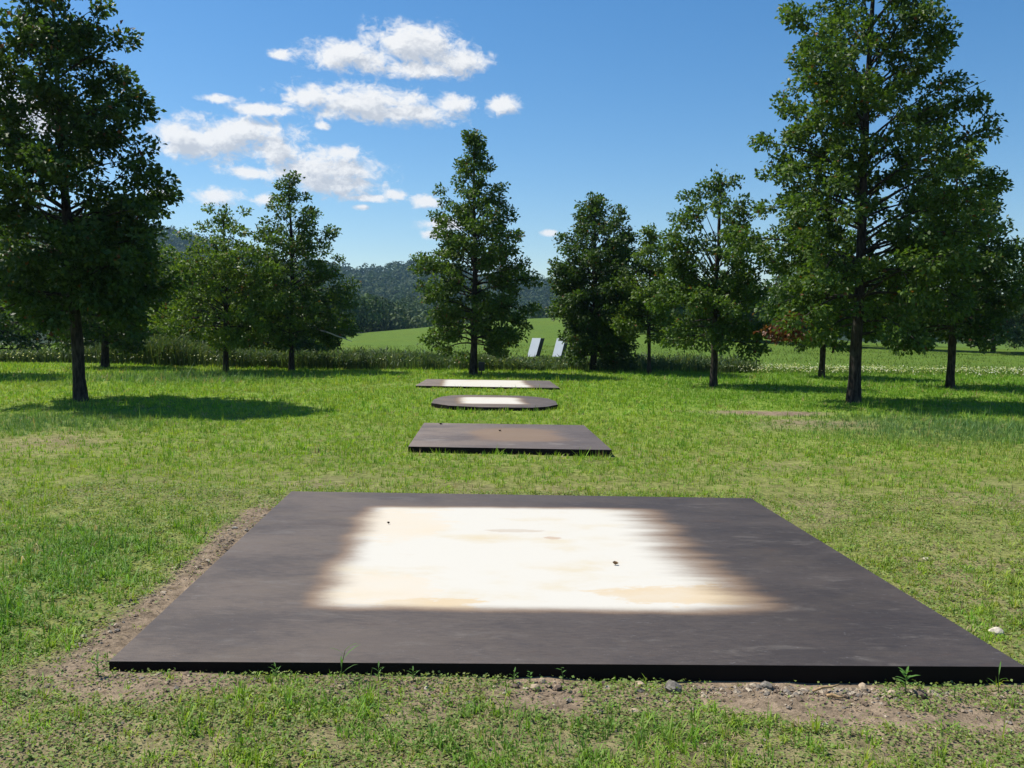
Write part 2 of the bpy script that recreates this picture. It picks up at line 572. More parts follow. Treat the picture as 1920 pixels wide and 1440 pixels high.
# ------------------------------------------------------------------ steel plates
def plate_material(name, rect, edge_w, white, stains=(), strength=1.0, tone=1.0, ragged=1.0):
    """rect = (x0, x1, y0, y1) in metres of the pale field; edge_w = softness of the left, right, near, far rims."""
    m, t, b = new_mat(name)
    geo = t.node('ShaderNodeNewGeometry')
    P = geo.outputs['Position']
    px, py, pz = t.sep(P)
    streak = t.noise(t.vmath('MULTIPLY', P, (0.55, 4.2, 1.0)), 1.2, 4, 0.5)          # brushed along x
    cloudy = t.noise(t.vmath('MULTIPLY', P, (1.0, 1.8, 1.0)), 1.3, 5, 0.6)
    grain = t.noise(P, 160, 4, 0.7)
    fine0 = t.noise(t.vmath('MULTIPLY', P, (0.7, 9.0, 1.0)), 2.2, 5, 0.6)
    mott = t.noise(t.vmath('MULTIPLY', P, (1.0, 2.6, 1.0)), 3.2, 6, 0.68)
    wob = t.math('MULTIPLY', t.math('SUBTRACT', cloudy, 0.5), 0.30 * ragged)
    gr = t.math('MULTIPLY', t.math('SUBTRACT', grain, 0.5), 0.10 * ragged)
    st = t.math('MULTIPLY', t.math('ADD', t.math('MULTIPLY', t.math('SUBTRACT', fine0, 0.5), 0.10), t.math('MULTIPLY', t.math('SUBTRACT', streak, 0.5), 0.5)), 1.0 * ragged)
    x0, x1, y0, y1 = rect
    l, r_, n_, f_ = edge_w
    # the field is squared to the plate, which lies a little turned
    pxr = t.math('MULTIPLY_ADD', py, 0.055, t.math('SUBTRACT', px, 0.055 * y0))
    xl = t.math('ADD', t.math('ADD', pxr, wob), gr)
    xr = t.math('ADD', t.math('ADD', pxr, st), gr)
    yy = t.math('ADD', t.math('MULTIPLY_ADD', wob, 0.45, py), gr)
    # the right rim leans outwards towards the viewer
    x1s = t.math('MULTIPLY_ADD', t.smooth(py, y0, y0 + (y1 - y0) * 0.5, 1.0, 0.0), 0.14 * ragged, x1)
    mk = t.smooth(xl, x0, x0 + l)
    mk = t.math('MULTIPLY', mk, t.smooth(t.math('SUBTRACT', x1s, xr), 0.0, r_))
    mk = t.math('MULTIPLY', mk, t.smooth(yy, y0, y0 + n_))
    mk = t.math('MULTIPLY', mk, t.smooth(yy, y1, y1 - f_, 0.0, 1.0))
    # mill scale: blue-grey to purplish-brown oxide
    broad = t.noise(t.vmath('MULTIPLY', P, (1.0, 1.7, 1.0)), 0.9, 7, 0.62)
    fine = t.noise(t.vmath('MULTIPLY', P, (1.0, 4.0, 1.0)), 14, 6, 0.7)
    dark = t.mix(t.smooth(t.math('ADD', t.math('MULTIPLY', broad, 0.65), t.math('MULTIPLY', fine, 0.35)), 0.38, 0.62), C3(0.050, 0.040, 0.035), C3(0.100, 0.079, 0.063))
    dark = t.mix(t.smooth(cloudy, 0.50, 0.75, 0, 0.6), dark, C3(0.105, 0.082, 0.060))
    vor = t.node('ShaderNodeTexVoronoi')
    t.put(vor.inputs['Vector'], t.vmath('MULTIPLY', P, (2.2, 5.0, 1.0)))
    vor.inputs['Scale'].default_value = 1.6
    fl = t.noise(t.vmath('MULTIPLY', P, (2.0, 7.0, 1.0)), 9, 7, 0.75)
    fleck = t.math('MULTIPLY', t.smooth(fl, 0.58, 0.68), t.smooth(vor.outputs['Distance'], 0.34, 0.06))
    # greyer towards the left, blacker towards the right: patina plus painted-in reflection gradient
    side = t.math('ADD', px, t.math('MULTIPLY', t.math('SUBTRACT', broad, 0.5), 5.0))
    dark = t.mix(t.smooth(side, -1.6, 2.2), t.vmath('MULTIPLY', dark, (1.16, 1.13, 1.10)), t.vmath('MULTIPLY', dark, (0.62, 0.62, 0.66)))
    # dusty smears and rust bloom
    sm = t.noise(t.vmath('MULTIPLY', P, (0.9, 2.4, 1.0)), 2.6, 8, 0.7, 0.4)
    dark = t.mix(t.smooth(sm, 0.54, 0.70, 0, 0.45), dark, C3(0.140, 0.122, 0.105))
    dark = t.mix(t.smooth(sm, 0.44, 0.30, 0, 0.5), dark, C3(0.060, 0.040, 0.030))
    # hairline scratches
    sn = t.noise(t.vmath('MULTIPLY', P, (1.3, 3.5, 1.0)), 3.5, 3, 0.5, 0.6)
    line = t.smooth(t.math('ABSOLUTE', t.math('SUBTRACT', sn, 0.5)), 0.009, 0.0)
    line = t.math('MULTIPLY', line, t.smooth(fl, 0.53, 0.62))
    dark = t.mix(t.math('MULTIPLY', line, 0.5), dark, C3(0.22, 0.21, 0.205))
    dark = t.mix(t.math('MULTIPLY', fleck, 0.6), dark, C3(0.24, 0.225, 0.22))
    dark = t.vmath('MULTIPLY', dark, t.comb(*[t.smooth(grain, 0.2, 0.8, 0.72 * tone, 1.28 * tone)] * 3))
    pale = t.mix(t.smooth(cloudy, 0.50, 0.78), C3(*white), C3(white[0] * 0.96, white[1] * 0.87, white[2] * 0.70))
    pale = t.mix(t.smooth(mott, 0.62, 0.75, 0, 0.25), pale, C3(0.45, 0.37, 0.27))
    for (sx, sy, ax, ay, sc) in stains:
        q = t.vmath('MULTIPLY_ADD', P, (1 / ax, 1 / ay, 0), (-sx / ax, -sy / ay, 0))
        q = t.vmath('ADD', q, t.comb(t.math('MULTIPLY', t.math('SUBTRACT', mott, 0.5), 2.2), t.math('ADD', t.math('MULTIPLY', t.math('SUBTRACT', mott, 0.5), 1.6), t.math('MULTIPLY', t.math('SUBTRACT', fine, 0.5), 1.6)), 0))
        d = t.vmath('LENGTH', q)
        pale = t.mix(t.math('MULTIPLY', t.smooth(d, 1.05, 0.80, 0, sc[3]), t.smooth(cloudy, 0.25, 0.6, 0.55, 1.0)), pale, C3(*sc[:3]))
    rim = t.mix(0.7, dark, C3(0.20, 0.130, 0.078))
    mkn = t.math('MULTIPLY_ADD', t.math('SUBTRACT', fine, 0.5), 0.22, mk)
    c = t.mix(t.smooth(mk, 0.0, 0.26), dark, rim)
    c = t.mix(t.math('MULTIPLY', t.smooth(mkn, 0.12, 0.95), strength), c, pale)
    # shade on the cut flanks is painted in as near-black colour
    nz = t.sep(geo.outputs['True Normal'])[2]
    c = t.mix(t.smooth(nz, 0.3, 0.6), C3(0.014, 0.011, 0.010), c)
    t.put(b.inputs['Base Color'], c)
    rg = t.smooth(mk, 0.1, 0.8, 0.60, 0.9)
    t.put(b.inputs['Roughness'], t.math('ADD', rg, t.math('MULTIPLY', t.math('SUBTRACT', mott, 0.5), 0.2)))
    t.put(b.inputs['Specular IOR Level'], t.smooth(nz, 0.3, 0.6, 0.05, 0.36))
    bp = t.node('ShaderNodeBump')
    bp.inputs['Strength'].default_value = 0.25
    bp.inputs['Distance'].default_value = 0.004
    t.put(bp.inputs['Height'], t.math('ADD', t.math('MULTIPLY', grain, 0.4), mott))
    t.l.new(bp.outputs[0], b.inputs['Normal'])
    return m


def build_plate(k, label, mat, thick=0.30):
    import bmesh
    P = PLATES[k]
    bm = bmesh.new()
    c = np.mean(P, 0)
    top = [bm.verts.new((x - c[0], y - c[1], PTOP[k])) for x, y in P]
    f = bm.faces.new(top)
    if f.normal.z < 0: f.normal_flip()
    r = bmesh.ops.extrude_face_region(bm, geom=[f])
    vs_ = [g for g in r['geom'] if isinstance(g, bmesh.types.BMVert)]
    bmesh.ops.translate(bm, vec=(0, 0, -thick), verts=vs_)
    bmesh.ops.recalc_face_normals(bm, faces=bm.faces)
    bmesh.ops.bevel(bm, geom=bm.edges[:], offset=0.004, segments=2, affect='EDGES', profile=0.6)
    me = bpy.data.meshes.new("steel_plate")
    bm.to_mesh(me); bm.free()
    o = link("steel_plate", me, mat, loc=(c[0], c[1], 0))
    tag(o, label, "steel plate", "steel plates laid in a row on the lawn")
    return o


OR = (0.50, 0.385, 0.235, 0.85)
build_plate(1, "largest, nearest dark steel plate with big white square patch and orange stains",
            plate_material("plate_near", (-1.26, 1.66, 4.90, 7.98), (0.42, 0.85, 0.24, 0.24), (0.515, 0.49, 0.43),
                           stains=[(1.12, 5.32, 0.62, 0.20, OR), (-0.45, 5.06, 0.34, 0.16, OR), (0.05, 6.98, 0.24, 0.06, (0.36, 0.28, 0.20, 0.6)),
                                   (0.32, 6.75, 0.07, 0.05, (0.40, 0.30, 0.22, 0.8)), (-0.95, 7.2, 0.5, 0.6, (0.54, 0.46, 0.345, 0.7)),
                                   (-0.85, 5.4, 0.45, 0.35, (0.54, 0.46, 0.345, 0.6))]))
build_plate(2, "all-dark rectangular steel plate with faint brown bloom, second from viewer",
            plate_material("plate_plain", (-0.75, 1.0, 12.2, 14.3), (1.0, 1.0, 0.9, 0.9), (0.165, 0.13, 0.098), strength=0.3, tone=1.7))
build_plate(3, "rounded oblong dark steel plate with white centre, third from viewer",
            plate_material("plate_rounded", (-1.26, 0.45, 18.25, 20.45), (0.45, 0.45, 0.5, 0.5), (0.515, 0.49, 0.43), ragged=0.6, tone=1.45))
build_plate(4, "farthest wide steel plate with white middle, in front of the central oak",
            plate_material("plate_far", (-2.05, 0.66, 23.75, 27.2), (0.4, 0.4, 0.4, 0.3), (0.515, 0.49, 0.43), ragged=0.6, tone=1.9))


# ------------------------------------------------------------------ trees
def leaves_mesh(P, axis_dir, size, ncol, up_bias=0.6, width=0.62, nrm=None):
    """kite-shaped folded leaves at P; returns V, F, C"""
    n = len(P)
    a = norm(axis_dir + rng.normal(0, 0.55, (n, 3)))
    nr = rng.normal(0, 1, (n, 3)); nr[:, 2] = np.abs(nr[:, 2]) + up_bias
    if nrm is not None: nr = rng.normal(0, 0.55, (n, 3)) + nrm
    nr = norm(nr - a * np.sum(nr * a, 1, keepdims=True))
    s = norm(np.cross(a, nr))
    L = (size * rng.uniform(0.65, 1.25, n))[:, None]
    w = L * width * 0.5
    k = rng.uniform(0.42, 0.62, (n, 1))
    fold = nr * w * rng.uniform(0.1, 0.5, (n, 1))
    v0 = P
    v1 = P + a * L * k + s * w + fold
    v2 = P + a * L - nr * L * rng.uniform(0.0, 0.2, (n, 1))
    v3 = P + a * L * k * rng.uniform(0.85, 1.15, (n, 1)) - s * w + fold
    V = np.stack([v0, v1, v2, v3], 1).reshape(-1, 3)
    F = np.arange(4 * n).reshape(n, 4)
    C = np.repeat(ncol, 4, axis=0)
    return V, F, C


def tubes(paths, sides):
    """paths: list of (pts (m,3), radii (m,)) -> V, F"""
    Vs, Fs, off = [], [], 0
    for pts, rad in paths:
        m = len(pts)
        d = np.gradient(pts, axis=0)
        d = norm(d)
        ref = np.where(np.abs(d[:, 2:3]) > 0.9, np.array([[1., 0, 0]]), np.array([[0, 0, 1.]]))
        u = norm(np.cross(d, ref)); v = np.cross(d, u)
        ang = np.linspace(0, 2 * np.pi, sides, endpoint=False)
        ring = pts[:, None] + rad[:, None, None] * (u[:, None] * np.cos(ang)[None, :, None] + v[:, None] * np.sin(ang)[None, :, None])
        Vs.append(ring.reshape(-1, 3))
        i = np.arange(m * sides).reshape(m, sides) + off
        j = np.roll(i, -1, axis=1)
        Fs.append(np.stack([i[:-1], j[:-1], j[1:], i[1:]], -1).reshape(-1, 4))
        off += m * sides
    return np.concatenate(Vs), np.concatenate(Fs)


PAL_OAK = np.array([[0.046, 0.088, 0.017], [0.066, 0.112, 0.020], [0.090, 0.135, 0.026], [0.055, 0.102, 0.022]])
PAL_LIGHT = np.array([[0.070, 0.122, 0.019], [0.098, 0.155, 0.024], [0.080, 0.128, 0.024], [0.115, 0.162, 0.028]])
PAL_DARK = np.array([[0.034, 0.068, 0.016], [0.048, 0.088, 0.019], [0.040, 0.076, 0.020], [0.06, 0.096, 0.021]])


def pick_colors(n, pal, brown=0.012):
    i = rng.integers(0, len(pal), n)
    c = pal[i] * rng.uniform(0.85, 1.5, (n, 1))
    b = rng.random(n) < brown
    c[b] = np.array([0.16, 0.07, 0.03]) * rng.uniform(0.6, 1.3, (b.sum(), 1))
    return c


def make_tree(name, label, loc, H, prof, cb, nb, nleaf, lsize, seed, r0, pal=PAL_OAK, lean=(0, 0), group="oaks around the lawn",
              gap=0.10, cs=1.0, asc=0.75, droop=0.30, red=None, brown=0.012, cat="tree", side_bias=None):
    global rng
    nb = int(nb * 1.25); nleaf = int(nleaf * 1.25); cs = cs * 1.08
    keep = rng
    rng = np.random.default_rng(seed)
    z0 = float(ground_z(loc[0], loc[1]))
    root = empty(name, (loc[0], loc[1], z0))
    tag(root, label, cat, group)
    pt = np.array([p[0] for p in prof]); pr = np.array([p[1] for p in prof])
    ph = rng.uniform(0, 6.28, 4)

    def ax(z):
        u = np.asarray(z, float) / H
        return np.stack([lean[0] * u + 0.05 * np.sin(u * 7 + ph[0]) * u, lean[1] * u + 0.05 * np.sin(u * 6 + ph[1]) * u, np.asarray(z, float)], -1)

    zt = np.linspace(-0.15, H * 0.97, 15)
    tr = r0 * (1 - np.clip(zt / H, 0, 1)) ** 0.85 + 0.012
    tr = tr * (1 + 0.4 * np.exp(-np.clip(zt, 0, None) / (0.9 * r0 + 0.06)))
    V, F = tubes([(ax(zt), tr)], 12)
    V[:, :2] += (np.stack([np.sin(V[:, 2] * 5 + V[:, 0] * 30), np.cos(V[:, 2] * 4 + V[:, 1] * 30)], 1)) * 0.012
    link("trunk", np_mesh("trunk", V, [F], smooth=True), M_BARK, root)
    prim, sec, LP, LD = [], [], [], []
    lens = []
    for i in range(nb):
        t = (i + rng.uniform(0.1, 0.9)) / nb
        zz = cb + (1 - cb) * t ** 1.05
        az = i * 2.39996 + rng.normal(0, 0.35)
        L = float(np.interp(zz, pt, pr)) * rng.choice([0.62, 0.8, 0.95, 1.0, 1.12]) * rng.uniform(0.92, 1.08)
        if side_bias is not None:
            L *= 1 + side_bias[1] * math.cos(az - side_bias[0])
        L = max(L, 0.18)
        a = np.interp(t, [0, 0.25, 0.6, 1], [0.12, 0.42, asc, asc * 1.9]) + rng.normal(0, 0.14)
        c = -np.interp(t, [0, 0.3, 1], [droop * 1.5, droop, 0.1])
        zb = max(zz * H - L * (a + c), cb * H * 0.75)
        zb = min(zb, H * 0.965)
        s = np.linspace(0, 1, 6)
        dirh = np.array([math.cos(az), math.sin(az)])
        bend = rng.normal(0, 0.12)
        perp = np.array([-dirh[1], dirh[0]])
        p = np.zeros((6, 3))
        base = ax(zb)
        p[:, :2] = base[:2] + dirh * (L * s)[:, None] + perp * (bend * L * s ** 2)[:, None]
        p[:, 2] = zb + L * (a * s + c * s ** 2)
        rb = min(r0 * 0.32, 0.012 + 0.020 * L) * (1 - 0.4 * t)
        prim.append((p, rb * (1 - 0.85 * s)))
        k = max(2, int(round(L / (0.30 * cs))))
        for j in range(k):
            if rng.random() < gap: continue
            sj = min(1.0, 0.22 + 0.78 * (j + rng.uniform(0.15, 1)) / k)
            q = np.array([np.interp(sj, s, p[:, d]) for d in range(3)])
            sgn = 1 if j % 2 else -1
            ang = az + sgn * rng.uniform(0.3, 1.3)
            l2 = (0.12 + 0.26 * L * (1.15 - 0.8 * sj)) * rng.uniform(0.55, 1.3)
            if j == k - 1: l2 *= 0.5
            e = q + np.array([math.cos(ang) * l2, math.sin(ang) * l2, l2 * rng.normal(0.30 - 0.25 * (1 - t), 0.5)])
            sec.append((np.stack([q, (q + e) / 2 + [0, 0, 0.03 * l2], e]), np.array([0.012, 0.008, 0.004])))
            lens.append(rng.uniform(0.15, 0.29) * cs * (0.75 + 0.25 * min(1, L / 1.5)))
    lens = np.array(lens)
    per = np.maximum(6, (nleaf * lens ** 2 / (lens ** 2).sum())).astype(int)
    LN = []
    for (pts, _), m, rc in zip(sec, per, lens):
        # a leaf clump round the twig's end: denser to its skin, flatter than wide
        d = norm(rng.normal(0, 1, (m, 3)))
        rr = rng.uniform(0.25, 1.0, (m, 1)) ** 0.6 * np.where(rng.random((m, 1)) < 0.12, 1.35, 1.0)
        q = pts[2] + d * rr * rc * np.array([1.15, 1.15, 0.72])
        back = rng.random(m) < 0.14                       # some strung along the twig
        u = rng.uniform(0.1, 1, (back.sum(), 1))
        q[back] = pts[0] * (1 - u) + pts[2] * u + rng.normal(0, 0.05, (back.sum(), 3))
        LP.append(q)
        out = norm((pts[2] - pts[0])[None])
        LD.append(d * 0.6 + out * 0.5 + np.array([0, 0, -0.2]))
        LN.append(d * 0.9 + np.array([0, 0, 0.55]))
    # leading shoot
    m = int(nleaf * 0.012) + 12
    u = rng.uniform(0.9, 1.0, m)
    LP.append(ax(u * H) + rng.normal(0, 0.12, (m, 3))); LD.append(np.tile([0, 0, 0.6], (m, 1)) + rng.normal(0, 0.6, (m, 3))); LN.append(rng.normal(0, 1, (m, 3)))
    LP = np.concatenate(LP); LD = np.concatenate(LD); LN = np.concatenate(LN)
    V, F = tubes(prim, 5)
    V2, F2 = tubes(sec, 3)
    link("branches", np_mesh("branches", np.concatenate([V, V2]), [np.concatenate([F, F2 + len(V)])], smooth=True), M_BARK, root)
    Cc = pick_colors(len(LP), pal, brown)
    V, F, C = leaves_mesh(LP, LD, lsize, Cc, nrm=LN)
    link("crown", np_mesh("crown", V, [F], C), M_LEAF, root)
    if red is not None:                       # a withered spray of rust-coloured leaves
        m = 420
        c0 = np.array(red) - np.array([loc[0], loc[1], z0])
        cl = c0 + rng.normal(0, 1, (9, 3)) * np.array([0.17, 0.15, 0.11])
        q = cl[rng.integers(0, 9, m)] + rng.normal(0, 1, (m, 3)) * np.array([0.12, 0.12, 0.09])
        cc = np.array([[0.12, 0.040, 0.018], [0.075, 0.024, 0.013], [0.17, 0.075, 0.035]])[rng.integers(0, 3, m)] * rng.uniform(0.6, 1.2, (m, 1))
        V, F, C = leaves_mesh(q, np.tile([-.3, 0, -0.6], (m, 1)), lsize, cc)
        o = link("withered_leaves", np_mesh("withered_leaves", V, [F], C), M_LEAF, root)
        tag(o, "spray of rust-brown withered leaves")
    rng = keep
    return root


# profile = (fraction of height, crown radius in metres)
R1 = make_tree("oak_tree", "tall dark oak at right with a rust-brown spray of leaves low on its left", (7.98, 20.66), 10.9,
          [(0.10, 1.5), (0.16, 2.1), (0.3, 2.55), (0.45, 2.5), (0.6, 2.2), (0.72, 1.95), (0.82, 1.55), (0.92, 0.9), (1, 0.2)],
          0.115, 84, 46000, 0.112, 11, 0.13, pal=PAL_OAK, lean=(0.15, 0), red=(6.15, 19.9, 1.72))
make_tree("oak_tree", "tall dark oak at left casting a long shadow across the lawn", (-9.25, 18.98), 9.5,
          [(0.14, 1.5), (0.22, 1.9), (0.38, 2.1), (0.52, 2.0), (0.64, 1.75), (0.76, 1.35), (0.87, 0.9), (0.95, 0.5), (1, 0.15)],
          0.16, 84, 40000, 0.115, 12, 0.12, pal=PAL_DARK, lean=(-0.55, 0.1))
make_tree("oak_tree", "slender conical oak in the middle, behind the farthest plate", (-1.34, 30.85), 8.25,
          [(0.07, 1.0), (0.12, 1.55), (0.25, 1.85), (0.4, 1.75), (0.55, 1.6), (0.68, 1.4), (0.78, 1.0), (0.88, 0.62), (1, 0.18)],
          0.08, 78, 26000, 0.115, 13, 0.115)
make_tree("oak_tree", "short light-green oak with spreading low boughs, left of middle", (-9.77, 30.25), 5.55,
          [(0.16, 1.5), (0.25, 2.35), (0.42, 2.4), (0.6, 1.95), (0.75, 1.7), (0.9, 1.2), (1, 0.5)],
          0.17, 46, 15000, 0.115, 14, 0.09, pal=PAL_LIGHT, asc=0.9, droop=0.2, gap=0.18)
L3 = make_tree("oak_tree", "conical oak with pale dead limb at its right, beside reeds", (-7.97, 32.04), 6.95,
          [(0.09, 1.2), (0.18, 2.1), (0.35, 1.9), (0.5, 1.7), (0.65, 1.5), (0.78, 1.05), (0.9, 0.6), (1, 0.2)],
          0.11, 62, 19000, 0.115, 15, 0.095, pal=PAL_OAK, gap=0.16)
make_tree("oak_tree", "small oak half hidden behind the tall left oak's trunk", (-15.1, 32.9), 5.8,
          [(0.1, 1.3), (0.2, 1.8), (0.45, 1.7), (0.7, 1.2), (0.9, 0.6), (1, 0.2)], 0.1, 40, 9000, 0.14, 16, 0.13, pal=PAL_DARK)
make_tree("oak_tree", "broad bushy oak with boughs sweeping to the ground by white slabs", (3.15, 34.3), 6.6,
          [(0.03, 1.35), (0.12, 1.1), (0.24, 1.35), (0.34, 1.95), (0.45, 2.05), (0.57, 1.9), (0.7, 1.75), (0.85, 1.35), (0.95, 0.85), (1, 0.4)],
          0.035, 92, 32000, 0.125, 17, 0.12, gap=0.02, cs=1.15, pal=PAL_DARK, asc=0.85, droop=0.28, side_bias=(0.0, 0.2))
make_tree("oak_tree", "thin sparse young oak with bare lower stem, right of bushy oak", (4.95, 32.0), 5.25,
          [(0.2, 0.8), (0.3, 1.15), (0.45, 1.2), (0.6, 1.1), (0.75, 0.95), (0.9, 0.6), (1, 0.2)],
          0.21, 40, 7500, 0.115, 18, 0.065, pal=PAL_LIGHT, gap=0.22, lean=(-0.1, 0))
make_tree("oak_tree", "rounded oak with clear straight trunk, left of the tall right oak", (5.92, 25.99), 6.1,
          [(0.17, 1.1), (0.28, 1.6), (0.45, 1.6), (0.62, 1.45), (0.78, 1.35), (0.9, 0.95), (1, 0.35)],
          0.18, 50, 15000, 0.115, 19, 0.10, asc=1.0, droop=0.25, gap=0.18)
make_tree("oak_tree", "oak seen through the lower boughs of the tall right oak", (10.87, 31.1), 5.6,
          [(0.18, 1.2), (0.3, 1.8), (0.5, 1.7), (0.75, 1.2), (1, 0.2)], 0.17, 40, 9000, 0.14, 20, 0.10)
make_tree("oak_tree", "wide oak at the right edge standing in its own shadow", (13.07, 26.4), 6.8,
          [(0.17, 1.4), (0.26, 2.0), (0.42, 2.1), (0.6, 1.85), (0.75, 1.5), (0.9, 0.9), (1, 0.3)],
          0.16, 56, 18000, 0.125, 21, 0.11, pal=PAL_DARK, asc=0.9)
make_tree("oak_tree", "oak just outside the left edge, shadow reaching the lawn", (-17.9, 27.6), 7.5,
          [(0.17, 1.4), (0.26, 2.0), (0.42, 2.1), (0.6, 1.85), (0.75, 1.5), (0.9, 0.9), (1, 0.3)],
          0.16, 46, 10000, 0.14, 22, 0.15, pal=PAL_DARK)

# trees beyond the reeds and along the meadow
BG = [
    (-27.5, 47.0, 10.5, 3.6, 31, PAL_DARK, "dark leafy tree beyond reeds at the extreme left edge"),
    (-23.6, 50.5, 9.6, 3.4, 32, PAL_DARK, "dark tree over the pond, just left of the tall left oak's trunk"),
    (-19.6, 47.5, 8.6, 3.2, 33, PAL_DARK, "dense dark tree directly behind the tall left oak"),
    (-17.3, 52.0, 7.6, 3.0, 34, PAL_LIGHT, "paler tree showing between the left oak and the short light-green oak"),
    (-13.4, 50.0, 6.4, 2.8, 35, PAL_DARK, "low dark tree behind the short light-green oak"),
    (-14.0, 57.0, 6.4, 2.6, 36, PAL_DARK, "low dark tree behind the conical oak with the dead limb"),
    (52.0, 96.0, 11.0, 5.6, 37, PAL_DARK, "dark tree at the right edge beyond the flower strip"),
    (43.5, 100.0, 11.5, 5.6, 38, PAL_DARK, "dark tree between right-edge oak and meadow's far corner"),
    (34.0, 104.0, 10.0, 5.4, 39, PAL_DARK, "shadowed tree behind the tall right oak's crown"),
    (60.0, 98.0, 12.5, 5.8, 40, PAL_OAK, "tree just past the right edge at the meadow border"),
    (25.0, 106.0, 8.0, 4.6, 43, PAL_DARK, "low dark tree far behind the rounded oak with clear trunk"),
]
for x, y, h, r, sd, pal, lab in BG:
    make_tree("leafy_tree", lab, (x, y), h, [(0.05, r * 0.75), (0.2, r), (0.45, r), (0.65, r * 0.85), (0.85, r * 0.55), (1, 0.3)],
              0.05, 40, 9000, 0.22 if y < 80 else 0.36, sd, 0.2, pal=pal, cs=1.7 if y < 80 else 2.8, group="trees beyond the reeds and meadow", gap=0.05, droop=0.45)


# a pale dead limb caught at the right of the conical oak
def limb():
    p0 = Vector((-6.71, 31.5, 1.50)); p1 = Vector((-6.02, 31.5, 1.27))
    pts = np.array([p0, p0.lerp(p1, 0.35) + Vector((0, 0, 0.012)), p0.lerp(p1, 0.7) + Vector((0, 0, -0.008)), p1, (-5.7, 31.55, 1.14), (-7.6, 31.85, 1.72)])
    pts = pts[[5, 0, 1, 2, 3, 4]] - np.array(L3.location)
    V, F = tubes([(pts, np.array([0.03, 0.028, 0.026, 0.022, 0.018, 0.008]))], 7)
    o = link("dead_limb", np_mesh("dead_limb", V, [F], smooth=True), plain("bleached_wood", (0.50, 0.48, 0.45), 0.8), L3)
    tag(o, "bleached bare limb slanting down to the right")


limb()


# ------------------------------------------------------------------ far woodland and hills
def crown_bits(cx, cy, cz, r, h, n, size, pal, flat=0.75):
    """n leaf-cluster faces over each of m crowns"""
    m = len(cx)
    d = rng.normal(0, 1, (m, n, 3)); d[..., 2] = np.abs(d[..., 2]) * 1.1 - 0.35
    d = norm(d)
    # lumpy crowns: radius varies with direction
    k = rng.normal(0, 1, (m, 5, 3)); k = norm(k); k[..., 2] = np.abs(k[..., 2])
    lump = np.max(np.einsum('mnd,mkd->mnk', d, k), axis=2)
    rad = (0.72 + 0.38 * np.clip(lump, 0, 1) ** 3) * rng.uniform(0.86, 1.04, (m, n))
    P = np.stack([cx[:, None] + d[..., 0] * r[:, None] * rad, cy[:, None] + d[..., 1] * r[:, None] * rad, cz[:, None] + d[..., 2] * h[:, None] * rad], -1)
    base = pal[rng.integers(0, len(pal), m)] * rng.uniform(0.75, 1.25, (m, 1))
    C = base[:, None, :] * rng.uniform(0.8, 1.2, (m, n, 1))
    N = d.reshape(-1, 3) + rng.normal(0, 0.45, (m * n, 3))
    N = norm(N)
    a = norm(np.cross(N, rng.normal(0, 1, N.shape))); s = np.cross(N, a)
    L = np.repeat(size, n)[:, None] * rng.uniform(0.6, 1.3, (m * n, 1))
    P = P.reshape(-1, 3)
    V = np.stack([P - a * L * 0.5, P + s * L * rng.uniform(0.3, 0.5, L.shape), P + a * L * 0.5, P - s * L * rng.uniform(0.3, 0.5, L.shape)], 1).reshape(-1, 3)
    return V, np.arange(len(V)).reshape(-1, 4), np.repeat(C.reshape(-1, 3), 4, 0)


def merge(parts):
    Vs, Fs, Cs, o = [], [], [], 0
    for V, F, C in parts:
        Vs.append(V); Fs.append(F + o); Cs.append(C); o += len(V)
    return np.concatenate(Vs), np.concatenate(Fs), np.concatenate(Cs)


PAL_FAR = np.array([[0.040, 0.070, 0.024], [0.055, 0.088, 0.028], [0.034, 0.060, 0.026], [0.062, 0.090, 0.034], [0.045, 0.08, 0.022]])


def woodland():
    parts = []
    # wood edge to the left of the meadow, running away from the viewer
    y = np.concatenate([np.linspace(118, 400, 75), np.linspace(112, 400, 70), np.linspace(112, 400, 60)])
    row = np.concatenate([np.zeros(75), np.ones(70), np.full(60, 2)])
    x = -32 - 0.006 * (y - 120) - row * 6.5 + rng.normal(0, 1.2, len(y))
    h = rng.uniform(3.8, 5.4, len(y)) + row * 0.9
    r = rng.uniform(2.6, 4.0, len(y))
    z = ground_z(x, y) + h * 0.72
    parts.append(crown_bits(x, y, z, r, h, 300, np.full(len(y), 0.75), PAL_DARK * 0.95))
    # cross row closing the meadow to the left and the right
    x = np.concatenate([np.linspace(-110, -34, 40), np.linspace(-30, 22, 26)])
    y = np.concatenate([112 + rng.normal(0, 4, 40), 398 + rng.normal(0, 6, 26)])
    h = rng.uniform(4.5, 6.5, len(x)); r = rng.uniform(3, 4.5, len(x))
    parts.append(crown_bits(x, y, ground_z(x, y) + h * 0.7, r, h, 160, np.full(len(x), 1.0), PAL_DARK))
    V, F, C = merge(parts)
    tag(link("woodland", np_mesh("woodland", V, [F], C), M_FOREST), "dark woodland edge left of the meadow, below the hills", "woodland", kind='stuff')
    # hedge-like wood right of the mound
    n = 70
    x = np.linspace(16, 120, n) + rng.normal(0, 1.5, n); y = 128 - 0.28 * (x - 16) + rng.normal(0, 3, n)
    h = rng.uniform(3.6, 5.4, n); r = rng.uniform(2.8, 4.2, n)
    V, F, C = crown_bits(x, y, ground_z(x, y) + h * 0.62, r, h, 240, np.full(n, 0.75), PAL_DARK)
    tag(link("woodland", np_mesh("woodland", V, [F], C), M_FOREST), "dark woodland belt closing the meadow on the right", "woodland", kind='stuff')


